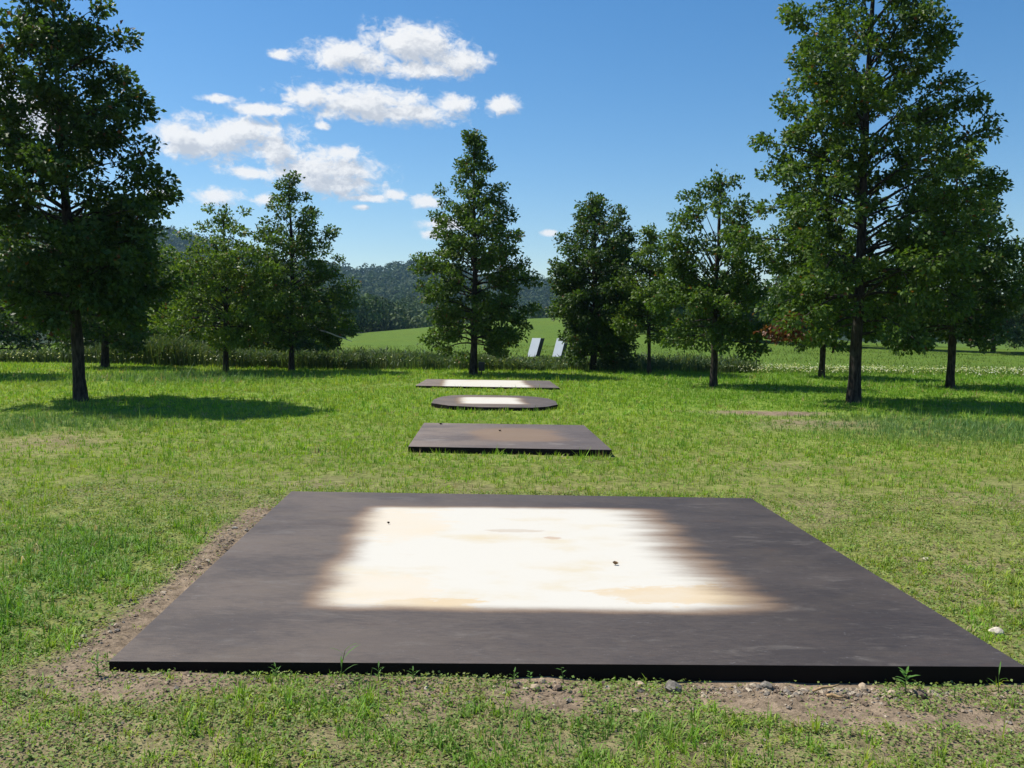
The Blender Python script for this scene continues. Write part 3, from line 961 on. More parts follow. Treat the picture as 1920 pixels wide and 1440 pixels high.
def hill_forest():
    xs, ys = [], []
    y = 215.0
    while y < 1040:
        sp = 4.6 + y * 0.0050
        a = np.arange(-0.68, 0.68, sp / y)
        win = ((a > -0.43) & (a < -0.33)) | ((a > -0.24) & (a < -0.04)) | ((a > -0.02) & (a < 0.07))
        keep = win | (rng.random(len(a)) < 0.16)
        a = a[keep]
        xs.append(a * y + rng.normal(0, sp * 0.3, len(a))); ys.append(np.full(len(a), y) + rng.normal(0, sp * 0.35, len(a)))
        y += sp * 1.25
    x = np.concatenate(xs); y = np.concatenate(ys)
    n = len(x)
    r = rng.uniform(2.2, 4.3, n) * (0.85 + y / 2600); h = r * rng.uniform(0.8, 1.35, n)
    z = ground_z(x, y) + h * 0.55
    parts = []
    for a, b, m_, sz in ((0, 420, 90, 0.28), (420, 700, 46, 0.38), (700, 3000, 28, 0.52)):
        k = (y >= a) & (y < b)
        parts.append(crown_bits(x[k], y[k], z[k], r[k], h[k], m_, r[k] * sz, PAL_FAR))
    V, F, C = merge(parts)
    tag(link("hill_forest", np_mesh("hill_forest", V, [F], C), M_FOREST), "unbroken forest of rounded crowns over the distant hills", "forest", kind='stuff')
    return n


woodland()
nh = hill_forest()

# ------------------------------------------------------------------ grass
TRUNKS = [(7.98, 20.66, .3), (-9.25, 18.98, .3), (-1.34, 30.85, .2)]


def scatter(y0, y1, dens, side=0.66, pad=1.2):
    w1 = side * y1 + pad
    n = int(dens * 2 * w1 * (y1 - y0))
    x = rng.uniform(-w1, w1, n); y = rng.uniform(y0, y1, n)
    ok = np.abs(x) < side * y + pad
    for k, P in PLATES.items():
        ok &= ~inside(P, x, y, 0.012)
    return x[ok], y[ok]


GREENS = np.array([[0.170, 0.310, 0.022], [0.228, 0.345, 0.030], [0.122, 0.265, 0.022], [0.268, 0.345, 0.045], [0.185, 0.288, 0.036]])


def grass_color(x, y, n):
    c = GREENS[rng.integers(0, len(GREENS), n)] * rng.uniform(0.75, 1.2, (n, 1))
    dry = fbm(x * 0.45, y * 0.45, 61, 3) - 0.5 + 0.25 * sst(2, 4, x) * (1 - sst(8, 12, y))
    k = np.clip(dry * 1.6, 0, 0.45)[:, None] * rng.uniform(0, 1, (n, 1))
    c = c * (1 - k) + np.array([0.27, 0.26, 0.085]) * k
    # bluish-green longer swards at both sides
    s = (np.exp(-((x - 7.6) / 2.6) ** 2 - ((y - 15.4) / 2.0) ** 2) + np.exp(-((x + 8.4) / 2.2) ** 2 - ((y - 14.6) / 1.6) ** 2)
         + np.exp(-((x + 10) / 3.0) ** 2 - ((y - 27.5) / 2.5) ** 2))
    s = np.clip(s * 1.2, 0, 0.8)[:, None]
    c = c * (1 - s) + np.array([0.085, 0.165, 0.062]) * rng.uniform(0.8, 1.2, (n, 1)) * s
    dp = (sst(20, 23, y + 0.35 * np.clip(x, 0, 8)) * sst(2.5, 5, x))[:, None] * 0.7      # deeper green beyond the mown strip
    c = c * (1 - dp) + np.array([0.105, 0.225, 0.020]) * rng.uniform(0.8, 1.2, (n, 1)) * dp
    lush = np.exp(-((x + 3.2) / 0.9) ** 2 - ((y - 5.4) / 2.0) ** 2)[:, None] + np.exp(-((x - 0.05) / 0.7) ** 2 - ((y - 3.6) / 0.25) ** 2)[:, None]
    lush = np.clip(lush, 0, 0.7)
    c = c * (1 - lush) + np.array([0.075, 0.185, 0.030]) * rng.uniform(0.8, 1.25, (n, 1)) * lush
    straw = rng.random(n) < 0.035
    c[straw] = np.array([0.34, 0.28, 0.15]) * rng.uniform(0.7, 1.1, (straw.sum(), 1))
    return c


def blades(x, y, h, w, color, seg2, lean=0.55, az=None):
    n = len(x)
    z = ground_z(x, y) - 0.004
    az = rng.uniform(0, 2 * np.pi, n) if az is None else az
    fa = az + np.pi / 2 + rng.normal(0, 0.3, n)
    d = np.stack([np.cos(az), np.sin(az), np.zeros(n)], 1)
    s = np.stack([np.cos(fa), np.sin(fa), np.zeros(n)], 1) * (w * 0.5)[:, None]
    b = np.stack([x, y, z], 1)
    ln = np.abs(rng.normal(0, lean, n))
    hh = h[:, None]
    up = np.array([0, 0, 1.0])
    tip = b + d * (ln[:, None] * hh) + up * hh * np.sqrt(np.clip(1 - np.clip(ln, 0, 0.96) ** 2, 0.07, 1))[:, None]
    if seg2:
        mid = b + d * (0.35 * ln[:, None] * hh) + up * hh * 0.58
        V = np.stack([b - s, b + s, mid + s * 0.8, mid - s * 0.8, tip], 1).reshape(-1, 3)
        i = np.arange(n) * 5
        Q = np.stack([i, i + 1, i + 2, i + 3], 1); T = np.stack([i + 3, i + 2, i + 4], 1)
        return V, [Q, T], np.repeat(color, 5, 0)
    V = np.stack([b - s, b + s, tip], 1).reshape(-1, 3)
    return V, [np.arange(3 * n).reshape(n, 3)], np.repeat(color, 3, 0)


def build_grass():
    #        y0    y1   tufts/m2 blades height width radius two-segment
    BANDS = [(2.5, 4.4, 620, 9, 0.042, 0.0050, 0.020, True),
             (4.4, 7.0, 480, 9, 0.045, 0.0060, 0.024, True),
             (7.0, 11.0, 300, 9, 0.048, 0.0085, 0.032, False),
             (11.0, 17.0, 170, 8, 0.055, 0.0130, 0.045, False),
             (17.0, 25.0, 90, 7, 0.070, 0.020, 0.07, False),
             (25.0, 36.0, 50, 7, 0.090, 0.028, 0.10, False)]
    for y0, y1, dn, nb, h, w, rad, seg in BANDS:
        x, y = scatter(y0, y1, dn)
        g = growth(x, y)
        clump = fbm(x * 3.1, y * 3.1, 91, 3)
        keep = rng.random(len(x)) < np.clip(g * g * 0.95 + 0.02, 0, 1) * np.where(y < 10, sst(0.28, 0.55, clump) * 0.75 + 0.25, 1)
        x, y, g, clump = x[keep], y[keep], g[keep], clump[keep]
        n = len(x)
        tall = 1 + 0.9 * (np.exp(-((x - 7.6) / 2.6) ** 2 - ((y - 15.4) / 2.0) ** 2) + np.exp(-((x + 8.4) / 2.2) ** 2 - ((y - 14.6) / 1.6) ** 2)
                          + np.exp(-((x + 10) / 3.0) ** 2 - ((y - 27.5) / 2.5) ** 2)) + 0.45 * np.exp(-((x + 3.1) / 0.7) ** 2 - ((y - 5.5) / 2) ** 2)
        th = h * rng.gamma(5, 1 / 5, n) * (0.5 + 0.5 * g) * (0.7 + 0.6 * clump) * tall
        tr_ = rad * rng.uniform(0.6, 1.5, n)
        tc_ = grass_color(x, y, n)
        k = np.repeat(np.arange(n), nb)
        m = len(k)
        az = rng.uniform(0, 2 * np.pi, m)
        rr = tr_[k] * np.sqrt(rng.random(m))
        bx, by = x[k] + rr * np.cos(az), y[k] + rr * np.sin(az)
        ok = np.ones(m, bool)
        for P in PLATES.values(): ok &= ~inside(P, bx, by, 0.006)
        bx, by, k, az = bx[ok], by[ok], k[ok], az[ok]
        m = len(k)
        hh = th[k] * rng.uniform(0.55, 1.2, m)
        ex = rng.random(m) < 0.006
        hh[ex] *= rng.uniform(1.5, 2.4, ex.sum())
        ww = w * rng.uniform(0.6, 1.4, m)
        c = tc_[k] * rng.uniform(0.9, 1.36, (m, 1))
        V, G, C = blades(bx, by, hh, ww, c, seg, lean=0.95, az=az + rng.normal(0, 0.7, m))
        yield V, G, C


def join_groups(items):
    Vs, Cs, o = [], [], 0
    groups = {}
    for V, G, C in items:
        for g in G:
            groups.setdefault(g.shape[1], []).append(g + o)
        Vs.append(V); Cs.append(C); o += len(V)
    return np.concatenate(Vs), [np.concatenate(v) for v in groups.values()], np.concatenate(Cs)


V, G, C = join_groups(list(build_grass()))
tag(link("grass", np_mesh("grass", V, G, C), M_GRASS), "short patchy lawn grass all around the steel plates", "grass", kind='stuff')


def build_clover():
    parts = []
    for y0, y1, dn, s in [(2.5, 4.5, 6500, 0.015), (4.5, 9.0, 2200, 0.020)]:
        x, y = scatter(y0, y1, dn)
        g = growth(x, y)
        cl = fbm(x * 4, y * 4, 131, 3)
        keep = rng.random(len(x)) < np.clip((0.25 + sst(0.35, 0.58, cl)) * (0.3 + 0.6 * g) * np.where(g < 0.15, 0.2, 1), 0, 1)
        x, y = x[keep], y[keep]; n = len(x)
        P = np.stack([x, y, ground_z(x, y) + rng.uniform(0.003, 0.024, n)], 1)
        c = np.array([[0.205, 0.275, 0.070], [0.155, 0.25, 0.050], [0.25, 0.30, 0.095]])[rng.integers(0, 3, n)] * rng.uniform(0.75, 1.2, (n, 1))
        az = rng.uniform(0, 6.283, n)
        V, F, C = leaves_mesh(P, np.stack([np.cos(az), np.sin(az), rng.uniform(-.1, .5, n)], 1) * 1.5, s, c, up_bias=1.6, width=0.85)
        parts.append((V, F, C))
    V, F, C = merge(parts)
    tag(link("ground_cover", np_mesh("ground_cover", V, [F], C), M_GRASS), "low small-leaved weeds creeping over the earth in the foreground", "weeds", kind='stuff')


build_clover()


def build_litter():
    x = np.concatenate([rng.uniform(-3.4, 3.8, 5200), -2.05 - np.abs(rng.normal(0, 0.2, 900)), rng.uniform(2.4, 5.0, 1500)])
    y = np.concatenate([rng.uniform(2.7, 4.12, 5200), rng.uniform(4.2, 8.2, 900), rng.uniform(4.4, 8.6, 1500)])
    ok = ~inside(PLATES[1], x, y, 0.015)
    x, y = x[ok], y[ok]; n = len(x)
    az = rng.uniform(0, 6.283, n)
    P = np.stack([x, y, ground_z(x, y) + rng.uniform(0.002, 0.012, n)], 1)
    c = np.array([[0.30, 0.245, 0.145], [0.22, 0.165, 0.095], [0.38, 0.32, 0.20], [0.13, 0.085, 0.05]])[rng.integers(0, 4, n)] * rng.uniform(0.8, 1.15, (n, 1))
    V, F, C = leaves_mesh(P, np.stack([np.cos(az), np.sin(az), np.zeros(n)], 1) * 3, 0.034, c, up_bias=1.5, width=0.14)
    tag(link("dead_grass", np_mesh("dead_grass", V, [F], C), M_GRASS), "dry bits of dead grass lying on the foreground earth", "dead grass", kind='stuff')


build_litter()


# ------------------------------------------------------------------ reeds, tall weeds and meadow flowers
def build_reeds():
    items = []
    n = 30000
    x = rng.uniform(-24, 9.5, n)
    y = 33.6 + 1.3 * sst(-8, -16, x) + 1.6 * sst(-13, -18, x) + rng.uniform(0, 1, n) ** 1.3 * 4.5 + np.where(x > -14, 0, 0.2)
    pat = fbm(x * 0.5, y * 0.5, 201, 3)
    H = 0.60 + 0.62 * np.exp(-((x + 14) / 3.2) ** 2) + 0.35 * (pat - 0.5) - 0.24 * sst(-1.0, 0.6, x) * (1 - 0.5 * sst(3, 5, x)) + 0.10 * np.exp(-((x + 5) / 3) ** 2)
    H = H * (1 - 0.35 * sst(-17, -21, x))
    keep = rng.random(n) < np.clip(sst(0.25, 0.5, pat) + 0.25 - 0.55 * sst(0.5, 4, x), 0.10, 1)
    x, y, H = x[keep], y[keep], H[keep]; n = len(x)
    h = H * rng.uniform(0.55, 1.15, n)
    c = np.array([[0.060, 0.105, 0.036], [0.080, 0.13, 0.040], [0.05, 0.095, 0.045], [0.11, 0.14, 0.05]])[rng.integers(0, 4, n)] * rng.uniform(0.75, 1.2, (n, 1))
    V, G, C = blades(x, y, h, rng.uniform(0.018, 0.040, n), c, True, lean=0.28)
    items.append((V, G, C))
    # reeds have long leaves bent from the stem
    m = n
    k = rng.integers(0, n, m)
    P = np.stack([x[k], y[k], ground_z(x[k], y[k]) + h[k] * rng.uniform(0.3, 0.9, m)], 1)
    az = rng.uniform(0, 6.283, m)
    V, F, C = leaves_mesh(P, np.stack([np.cos(az), np.sin(az), rng.uniform(0.2, 1.4, m)], 1) * 1.4, 0.26, c[k], width=0.16)
    items.append((V, [F], C))
    V, G, C = join_groups(items)
    tag(link("reeds", np_mesh("reeds", V, G, C), M_GRASS), "band of tall reeds and weeds between the lawn and the meadow", "reeds", kind='stuff')


def build_flowers():
    # white umbels and daisies: strip at the right, fringe in front of the reeds
    n1, n2, n3 = 3000, 260, 60
    x = np.concatenate([rng.uniform(8.5, 26, n1), rng.uniform(-24, -9, n2), rng.uniform(-8, 4, n3)])
    y = np.concatenate([34.3 + rng.normal(0, 1.3, n1) + 0.05 * (rng.random(n1)), 35.4 + rng.normal(0, 0.35, n2) - 1.5 * sst(-16, -11, x[n1:n1 + n2]), 33.2 + rng.normal(0, 0.2, n3)])
    keep = rng.random(len(x)) < sst(0.3, 0.6, fbm(x * 0.5, y * 0.9, 301, 3)) + 0.15
    x, y = x[keep], y[keep]; n = len(x)
    hz = np.where(x > 5, rng.uniform(0.12, 0.3, n), rng.uniform(0.25, 0.5, n))
    P = np.stack([x, y, ground_z(x, y) + hz], 1)
    c = np.array([[0.56, 0.57, 0.42], [0.42, 0.47, 0.24], [0.60, 0.60, 0.48]])[rng.integers(0, 3, n)]
    az = rng.uniform(0, 6.283, n)
    V, F, C = leaves_mesh(P, np.stack([np.cos(az), np.sin(az), np.zeros(n)], 1) * 2, 0.06, c, up_bias=1.2, width=1.0)
    st, G, Cs = blades(x, y, hz, np.full(n, 0.012), np.tile([0.10, 0.16, 0.05], (n, 1)), False, lean=0.02)
    V, G, C = join_groups([(V, [F], C), (st, G, Cs)])
    tag(link("white_flowers", np_mesh("white_flowers", V, G, C), M_GRASS), "white wildflowers scattered along the meadow strip and reed edge", "flowers", kind='stuff')


def build_meadow():
    # taller meadow tufts on the right and beyond the reeds
    n = 60000
    y = 34 + rng.random(n) ** 1.6 * 60
    x = rng.uniform(-0.66, 0.66, n) * y
    ok = (x > 7 + rng.normal(0, 1.5, n)) | (y > 40)
    ok &= ((x - POND[0]) / POND[2]) ** 2 + ((y - POND[1]) / POND[3]) ** 2 > 1.1
    x, y = x[ok], y[ok]; n = len(x)
    c = np.array([[0.105, 0.175, 0.020], [0.135, 0.195, 0.024], [0.085, 0.15, 0.018], [0.155, 0.19, 0.035]])[rng.integers(0, 4, n)] * rng.uniform(0.75, 1.2, (n, 1))
    k = (0.6 + y / 60)
    V, G, C = blades(x, y, rng.uniform(0.08, 0.20, n), rng.uniform(0.02, 0.045, n) * k, c, False, lean=0.5)
    tag(link("meadow_grass", np_mesh("meadow_grass", V, G, C), M_GRASS), "longer meadow grass beyond the lawn and reeds", "grass", kind='stuff')


build_reeds()
build_flowers()
build_meadow()


# ------------------------------------------------------------------ stones and gravel at the near plate
def stone_mesh(seed, s, flat=0.62):
    import bmesh
    r = random.Random(seed)
    bm = bmesh.new()
    bmesh.ops.create_icosphere(bm, subdivisions=2, radius=0.5)
    cuts = [(Vector((r.gauss(0, 1), r.gauss(0, 1), r.gauss(0, 1))).normalized(), r.uniform(0.28, 0.42)) for _ in range(7)]
    sc = Vector((r.uniform(0.85, 1.15), r.uniform(0.6, 0.9), flat * r.uniform(0.8, 1.2)))
    for v in bm.verts:
        for nrm, d in cuts:
            e = v.co.dot(nrm) - d
            if e > 0: v.co -= nrm * e * 0.9
        v.co += v.co.normalized() * r.uniform(-0.02, 0.02)
        v.co = Vector((v.co.x * sc.x, v.co.y * sc.y, v.co.z * sc.z)) * s
    me = bpy.data.meshes.new("stone")
    bm.to_mesh(me); bm.free()
    return me


M_STONE = {
    'grey': plain("grey_stone", (0.165, 0.148, 0.125), 0.85, 0.2, 40, 0.45, 0.006),
    'tan': plain("tan_stone", (0.36, 0.28, 0.19), 0.85, 0.2, 40, 0.35, 0.006),
    'pale': plain("pale_stone", (0.52, 0.46, 0.36), 0.85, 0.2, 40, 0.25, 0.006),
    'brown': plain("brown_stone", (0.13, 0.095, 0.070), 0.85, 0.2, 40, 0.4, 0.006),
}
STONES = [
    (2.77, 4.95, 0.100, 'pale', "large pale stone beside the near plate's right edge"),
    (0.23, 4.04, 0.058, 'brown', "rounded brown-grey stone with a shadow, middle of the near plate's front"),
    (0.16, 4.11, 0.052, 'tan', "yellowish stone leaning on the near plate, left of middle"),
    (0.45, 4.11, 0.042, 'brown', "small dark upright stone against the near plate's front face"),
    (0.62, 4.10, 0.068, 'tan', "tan stone touching the near plate, left of the long rough rock"),
    (0.77, 4.08, 0.115, 'grey', "long rough grey rock against the near plate, right of middle"),
    (0.84, 4.00, 0.032, 'brown', "tiny dark red-brown stone below the long rough rock"),
    (1.91, 4.03, 0.080, 'brown', "angular brown stone at the star-shaped weed's foot"),
    (1.80, 4.05, 0.062, 'tan', "tan stone just left of the star-shaped weed"),
    (1.68, 4.11, 0.072, 'tan', "flat stone on gravel by the near plate, left of star-shaped weed"),
    (1.22, 4.10, 0.080, 'grey', "broad grey stone half under the near plate, above a sandy patch"),
    (0.46, 4.05, 0.036, 'pale', "small pale stone between the dark upright and tan stones"),
    (0.55, 3.80, 0.064, 'tan', "flat tan stone lying alone in the foreground grass"),
    (0.12, 4.03, 0.066, 'tan', "flat light stone left of the rounded brown-grey stone"),
    (0.03, 4.05, 0.046, 'brown', "dull stone leftmost of the cluster at the plate's middle"),
    (-0.38, 4.03, 0.038, 'pale', "single pale pebble left of middle in front of plate"),
    (1.36, 3.71, 0.032, 'pale', "pale pebble on bare earth in the right foreground"),
    (-2.24, 7.12, 0.052, 'pale', "pale stone at the near plate's left edge, towards its far corner"),
    (-2.27, 5.9, 0.045, 'tan', "tan stone on bare earth along the plate's left edge"),
    (2.15, 3.70, 0.036, 'pale', "pale pebble in the right foreground corner"),
    (3.15, 6.62, 0.05, 'pale', "pale stone out in the sparse grass right of the near plate"),
]
for i, (x, y, s, mk, lab) in enumerate(STONES):
    o = link("stone", stone_mesh(100 + i, s), M_STONE[mk], loc=(x, y, float(ground_z(x, y)) + s * 0.12))
    o.rotation_euler = (random.Random(i).uniform(-.25, .25), random.Random(i + 9).uniform(-.25, .25), random.Random(i + 50).uniform(0, 6))
    tag(o, lab, "stone", "stones round the near plate")


def build_gravel():
    base = [(0.19, 0.165, 0.135), (0.26, 0.20, 0.14), (0.36, 0.30, 0.22), (0.15, 0.11, 0.078), (0.22, 0.17, 0.12)]
    sph = []
    n = 2600
    x = np.concatenate([rng.uniform(-2.2, 2.9, 1100), rng.normal(1.45, 0.35, 800), rng.uniform(-3.4, 3.8, 3200), -2.1 - np.abs(rng.normal(0, 0.11, 900))])
    y = np.concatenate([4.13 - np.abs(rng.normal(0, 0.16, 1100)), 4.12 - np.abs(rng.normal(0, 0.05, 800)), rng.uniform(2.7, 4.1, 3200), rng.uniform(4.2, 8, 900)])
    s = np.concatenate([rng.gamma(3, 0.0045, 1100), rng.gamma(4, 0.0045, 800), rng.gamma(3, 0.0032, 3200), rng.gamma(3, 0.0042, 900)]).clip(0.005, 0.04)
    ok = ~inside(PLATES[1], x, y, 0.01)
    x, y, s = x[ok], y[ok], s[ok]; n = len(x)
    # squashed, randomly cut octahedra
    D = np.array([[1, 0, 0], [0, 1, 0], [-1, 0, 0], [0, -1, 0], [0, 0, 1], [0, 0, -1.]])
    D2 = norm(np.array([[1, 1, 0.9], [-1, 1, 0.9], [-1, -1, 0.9], [1, -1, 0.9]]))
    DD = np.concatenate([D, D2])
    V = DD[None] * rng.uniform(0.35, 0.6, (n, 10, 1)) * s[:, None, None]
    V[..., 2] *= 0.7
    a = rng.uniform(0, 6.28, n); ca, sa = np.cos(a)[:, None], np.sin(a)[:, None]
    X = V[..., 0] * ca - V[..., 1] * sa; Yv = V[..., 0] * sa + V[..., 1] * ca
    V = np.stack([X + x[:, None], Yv + y[:, None], V[..., 2] + (ground_z(x, y) + s * 0.04)[:, None]], -1).reshape(-1, 3)
    T = np.array([[0, 6, 4], [6, 1, 4], [1, 7, 4], [7, 2, 4], [2, 8, 4], [8, 3, 4], [3, 9, 4], [9, 0, 4], [0, 1, 6], [1, 2, 7], [2, 3, 8], [3, 0, 9], [0, 5, 1], [1, 5, 2], [2, 5, 3], [3, 5, 0]])
    F = (T[None] + (np.arange(n) * 10)[:, None, None]).reshape(-1, 3)
    c = np.array(base)[rng.integers(0, 5, n)] * rng.uniform(0.8, 1.2, (n, 1))
    me = np_mesh("gravel", V, [F], np.repeat(c, 10, 0), flat=True)
    m, t, b = new_mat("gravel")
    t.put(b.inputs['Base Color'], attr_color(t))
    b.inputs['Roughness'].default_value = 0.9
    b.inputs['Specular IOR Level'].default_value = 0.2
    tag(link("gravel", me, m), "loose gravel and crumbs of earth along the near plate", "gravel", kind='stuff')


build_gravel()


# ------------------------------------------------------------------ single weeds, twigs, leaf on the plate
def weed(label, x, y, h, kind, seed, n=9, lw=0.012):
    r = np.random.default_rng(seed)
    z = float(ground_z(x, y))
    root = empty("weed", (x, y, z))
    tag(root, label, "weed", "weeds at the near plate's front edge")
    sx, sy = r.normal(0, 0.08, 2) * h
    stem_p = np.array([[0, 0, -0.01], [sx * 0.3, sy * 0.3, h * 0.4], [sx, sy, h * 0.85]])
    Vs, Fs = tubes([(stem_p, np.array([0.0028, 0.0022, 0.0012]))], 5)
    link("stem", np_mesh("stem", Vs, [Fs], np.tile([0.10, 0.17, 0.05], (len(Vs), 1)), smooth=True), M_GRASS, root)
    for i in range(n):
        u = 0.15 + 0.85 * i / max(1, n - 1)
        if kind == 'star': u = 0.45 + 0.55 * i / max(1, n - 1)
        p = np.array([np.interp(u, [0, .47, 1], stem_p[:, d]) for d in range(3)])
        az = i * 2.4 + r.normal(0, .3)
        up = {'star': 0.35 + 1.1 * (u - .45), 'blade': 1.1, 'leafy': 0.45}[kind]
        d = np.array([math.cos(az), math.sin(az), up]); d /= np.linalg.norm(d)
        L = h * {'star': 0.62, 'blade': 0.75, 'leafy': 0.36}[kind] * r.uniform(0.75, 1.1)
        s = np.cross(d, [0, 0, 1]); s /= np.linalg.norm(s)
        wv = lw * r.uniform(0.8, 1.2)
        nn = np.cross(s, d)
        drop = {'star': 0.25, 'blade': 0.35, 'leafy': 0.2}[kind] * L
        pts = []
        for t_, ww in ((0, 0.25), (0.35, 1.0), (0.7, 0.75), (1.0, 0.0)):
            c = p + d * L * t_ - np.array([0, 0, drop * t_ * t_])
            if ww == 0: pts.append(c)
            else: pts += [c + s * wv * ww * .5 + nn * .12 * wv, c, c - s * wv * ww * .5 + nn * .12 * wv]
        Q = [[0, 3, 4, 1], [1, 4, 5, 2], [3, 6, 7, 4], [4, 7, 8, 5]]
        Tt = [[6, 9, 7], [7, 9, 8]]
        base = np.array([0.085, 0.19, 0.035]) * r.uniform(0.85, 1.25)
        link("leaf", np_mesh("leaf", np.array(pts), [np.array(Q), np.array(Tt)], np.tile(base, (10, 1)), smooth=True), M_GRASS, root)


weed("star-shaped weed with narrow pointed leaves rising from gravel at right", 1.86, 4.06, 0.115, 'star', 1, 11, 0.014)
weed("leafy little weed right of the angular brown stone", 2.07, 4.02, 0.07, 'leafy', 2, 8, 0.012)
weed("tall grass stalk standing above the plate's front rim, left of middle", -0.80, 4.12, 0.17, 'blade', 3, 6, 0.009)
weed("tuft of arching blades at the plate's near left corner", -1.93, 4.07, 0.085, 'blade', 4, 7, 0.012)
weed("thin upright blade near the plate's right front corner", 2.29, 4.05, 0.14, 'blade', 5, 4, 0.007)
weed("bright tuft against the black front face, middle of the plate", 0.02, 4.11, 0.065, 'blade', 6, 8, 0.008)
weed("spreading small-leaved weed left of the yellowish stone", 0.10, 4.12, 0.06, 'leafy', 7, 10, 0.010)
weed("slim sprig in front of plate right of the yellowish stone", 0.26, 4.12, 0.095, 'leafy', 8, 6, 0.007)
weed("tuft of thin blades left of the tall grass stalk", -1.10, 4.10, 0.075, 'blade', 9, 8, 0.006)
weed("low tuft between the tall stalk and the plate's middle", -0.45, 4.11, 0.065, 'blade', 10, 8, 0.007)
weed("narrow tuft a hand's width right of tall grass stalk", -0.62, 4.11, 0.07, 'blade', 11, 7, 0.007)


def twig(label, a, b, r, matl):
    a = np.array(a); b = np.array(b)
    c = (a + b) / 2
    pts = np.stack([a, a * .65 + b * .35 + [0, .004, .004], a * .3 + b * .7 - [0, .003, 0], b]) - c
    V, F = tubes([(pts, np.array([r * .9, r, r * .9, r * .6]))], 7)
    n = len(V)
    F = [F, np.arange(7)[None, ::-1], np.arange(n - 7, n)[None]]
    tag(link("twig", np_mesh("twig", V, F, smooth=True), matl, loc=tuple(c)), label, "twig", "twigs on the gravel")


M_TWIG = plain("dry_wood", (0.36, 0.24, 0.12), 0.8, 0.2, 60)
z1 = float(ground_z(1.5, 4.05)) + 0.02
twig("long straight yellow-brown twig on gravel beside the near plate", (1.42, 4.04, z1), (1.56, 4.09, z1 + 0.012), 0.006, M_TWIG)
twig("short thick brown twig just below the long straight one", (1.47, 4.00, z1 - 0.004), (1.54, 3.985, z1 - 0.006), 0.008, M_TWIG)


def fallen_leaf(label, x, y, z, s, c, seed):
    r = np.random.default_rng(seed)
    n = 10
    a = np.linspace(0, 2 * np.pi, n, endpoint=False)
    rad = s * 0.5 * (1 + 0.25 * np.cos(a * 5))
    V = np.stack([rad * np.cos(a), rad * 0.7 * np.sin(a), 0.012 + 0.25 * s * np.abs(np.sin(a)) + r.uniform(0, .2 * s, n)], 1)
    V = np.concatenate([V, [[0, 0, 0.004]]])
    F = np.array([[i, (i + 1) % n, n] for i in range(n)])
    V = np.concatenate([V, V - [0, 0, 0.0025]])
    F = np.concatenate([F, F[:, ::-1] + n + 1])
    tag(link("fallen_leaf", np_mesh("fallen_leaf", V, [F]), plain("dry_leaf_%d" % seed, c, 0.8), loc=(x, y, z)), label, "leaf", "leaves fallen on the plates")


fallen_leaf("curled brown dry leaf on the right half of the white patch", 0.72, 5.98, 0.1005, 0.036, (0.22, 0.13, 0.06), 1)
fallen_leaf("tiny dark leaf scrap on the white patch's upper left", -1.00, 7.17, 0.1005, 0.022, (0.05, 0.04, 0.03), 2)
fallen_leaf("dark leaf scrap at the far left corner of the all-dark plate", -1.16, 14.45, 0.1105, 0.05, (0.03, 0.026, 0.022), 3)
fallen_leaf("dark leaf scrap in the middle of the all-dark plate", -0.18, 13.6, 0.1105, 0.04, (0.03, 0.026, 0.022), 4)


# ------------------------------------------------------------------ box by the central tree, leaning slabs in the meadow
def box_post():
    import bmesh
    z = float(ground_z(-1.16, 30.6))
    root = empty("marker_box", (-1.06, 30.55, z))
    tag(root, "small black box on a short post at the central oak's foot", "box")
    m = plain("black_metal", (0.012, 0.012, 0.012), 0.5, 0.4, 20, 0.3)
    for nm, sx, sy, z0, z1_ in (("box", 0.10, 0.07, 0.16, 0.46), ("post", 0.022, 0.022, -0.05, 0.159)):
        bm = bmesh.new()
        bmesh.ops.create_cube(bm, size=1)
        for v in bm.verts:
            v.co = Vector((v.co.x * 2 * sx, v.co.y * 2 * sy, z0 + (v.co.z + .5) * (z1_ - z0)))
        bmesh.ops.bevel(bm, geom=bm.edges[:], offset=0.006, segments=2, affect='EDGES')
        me = bpy.data.meshes.new(nm); bm.to_mesh(me); bm.free()
        link(nm, me, m, root)


box_post()


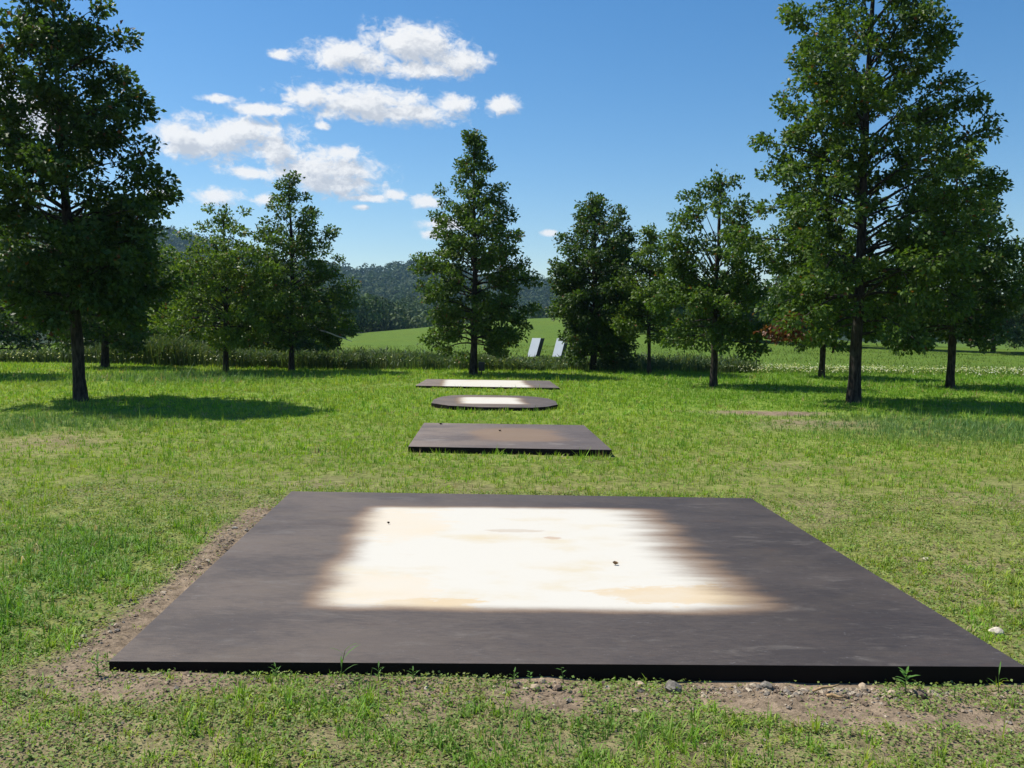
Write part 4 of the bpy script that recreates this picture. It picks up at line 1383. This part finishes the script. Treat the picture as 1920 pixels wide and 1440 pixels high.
def slab(label, x, y, w, h, shear, back, thick):
    z = float(ground_z(x, y)) - 0.03
    fr = np.array([[-w / 2, 0, 0], [w / 2, 0, 0], [w / 2 + shear, back, h], [-w / 2 + shear, back, h]])
    bk = fr + np.array([thick * 0.45, thick, 0])
    V = np.concatenate([fr, bk])
    F = np.array([[0, 1, 2, 3], [5, 4, 7, 6], [1, 5, 6, 2], [4, 0, 3, 7], [3, 2, 6, 7], [4, 5, 1, 0]])
    root = empty("leaning_slab", (x, y, z))
    tag(root, label, "sculpture", "leaning white slabs in the meadow")
    link("body", np_mesh("body", V, [F], flat=True), M_SLAB_DARK, root)
    nrm = np.cross(fr[1] - fr[0], fr[3] - fr[0]); nrm /= np.linalg.norm(nrm)
    f0 = fr + nrm * 0.003; f1 = fr + nrm * 0.03
    link("white_face", np_mesh("white_face", np.concatenate([f1, f0]), [F], flat=True), M_SLAB, root)


M_SLAB_DARK = plain("slab_dark_steel", (0.02, 0.02, 0.022), 0.6, 0.3, 2, 0.3)
M_SLAB = plain("white_painted_steel", (0.78, 0.78, 0.77), 0.9, 0.1, 1.5, 0.04)
slab("white leaning slab farther from the bushy oak, left of its twin", 1.50, 70.0, 0.68, 1.50, 0.42, 0.95, 0.75)
slab("white leaning slab nearer the bushy oak, right of its twin", 3.5, 70.5, 0.68, 1.50, 0.42, 0.95, 0.75)


# ------------------------------------------------------------------ haze over the valley
def haze():
    x0, x1, y0, y1, za, zb = -900, 900, -60, 1900, -8, 190
    V = np.array([(x, y, z) for z in (za, zb) for y in (y0, y1) for x in (x0, x1)], float)
    F = np.array([[0, 2, 3, 1], [4, 5, 7, 6], [0, 1, 5, 4], [2, 6, 7, 3], [0, 4, 6, 2], [1, 3, 7, 5]])
    me = np_mesh("haze", V, [F])
    m = bpy.data.materials.new("haze")
    m.use_nodes = True
    t = NT(m.node_tree)
    t.n.clear()
    out = t.node('ShaderNodeOutputMaterial')
    v = t.node('ShaderNodeVolumePrincipled')
    v.inputs['Color'].default_value = C3(0.40, 0.68, 1.0)
    v.inputs['Density'].default_value = HAZE
    v.inputs['Anisotropy'].default_value = 0.2
    t.l.new(v.outputs[0], out.inputs['Volume'])
    m.cycles.homogeneous_volume = True
    tag(link("haze", me, m), "thin blue summer haze over the valley", "haze", kind='stuff')


HAZE = 0.00013
haze()
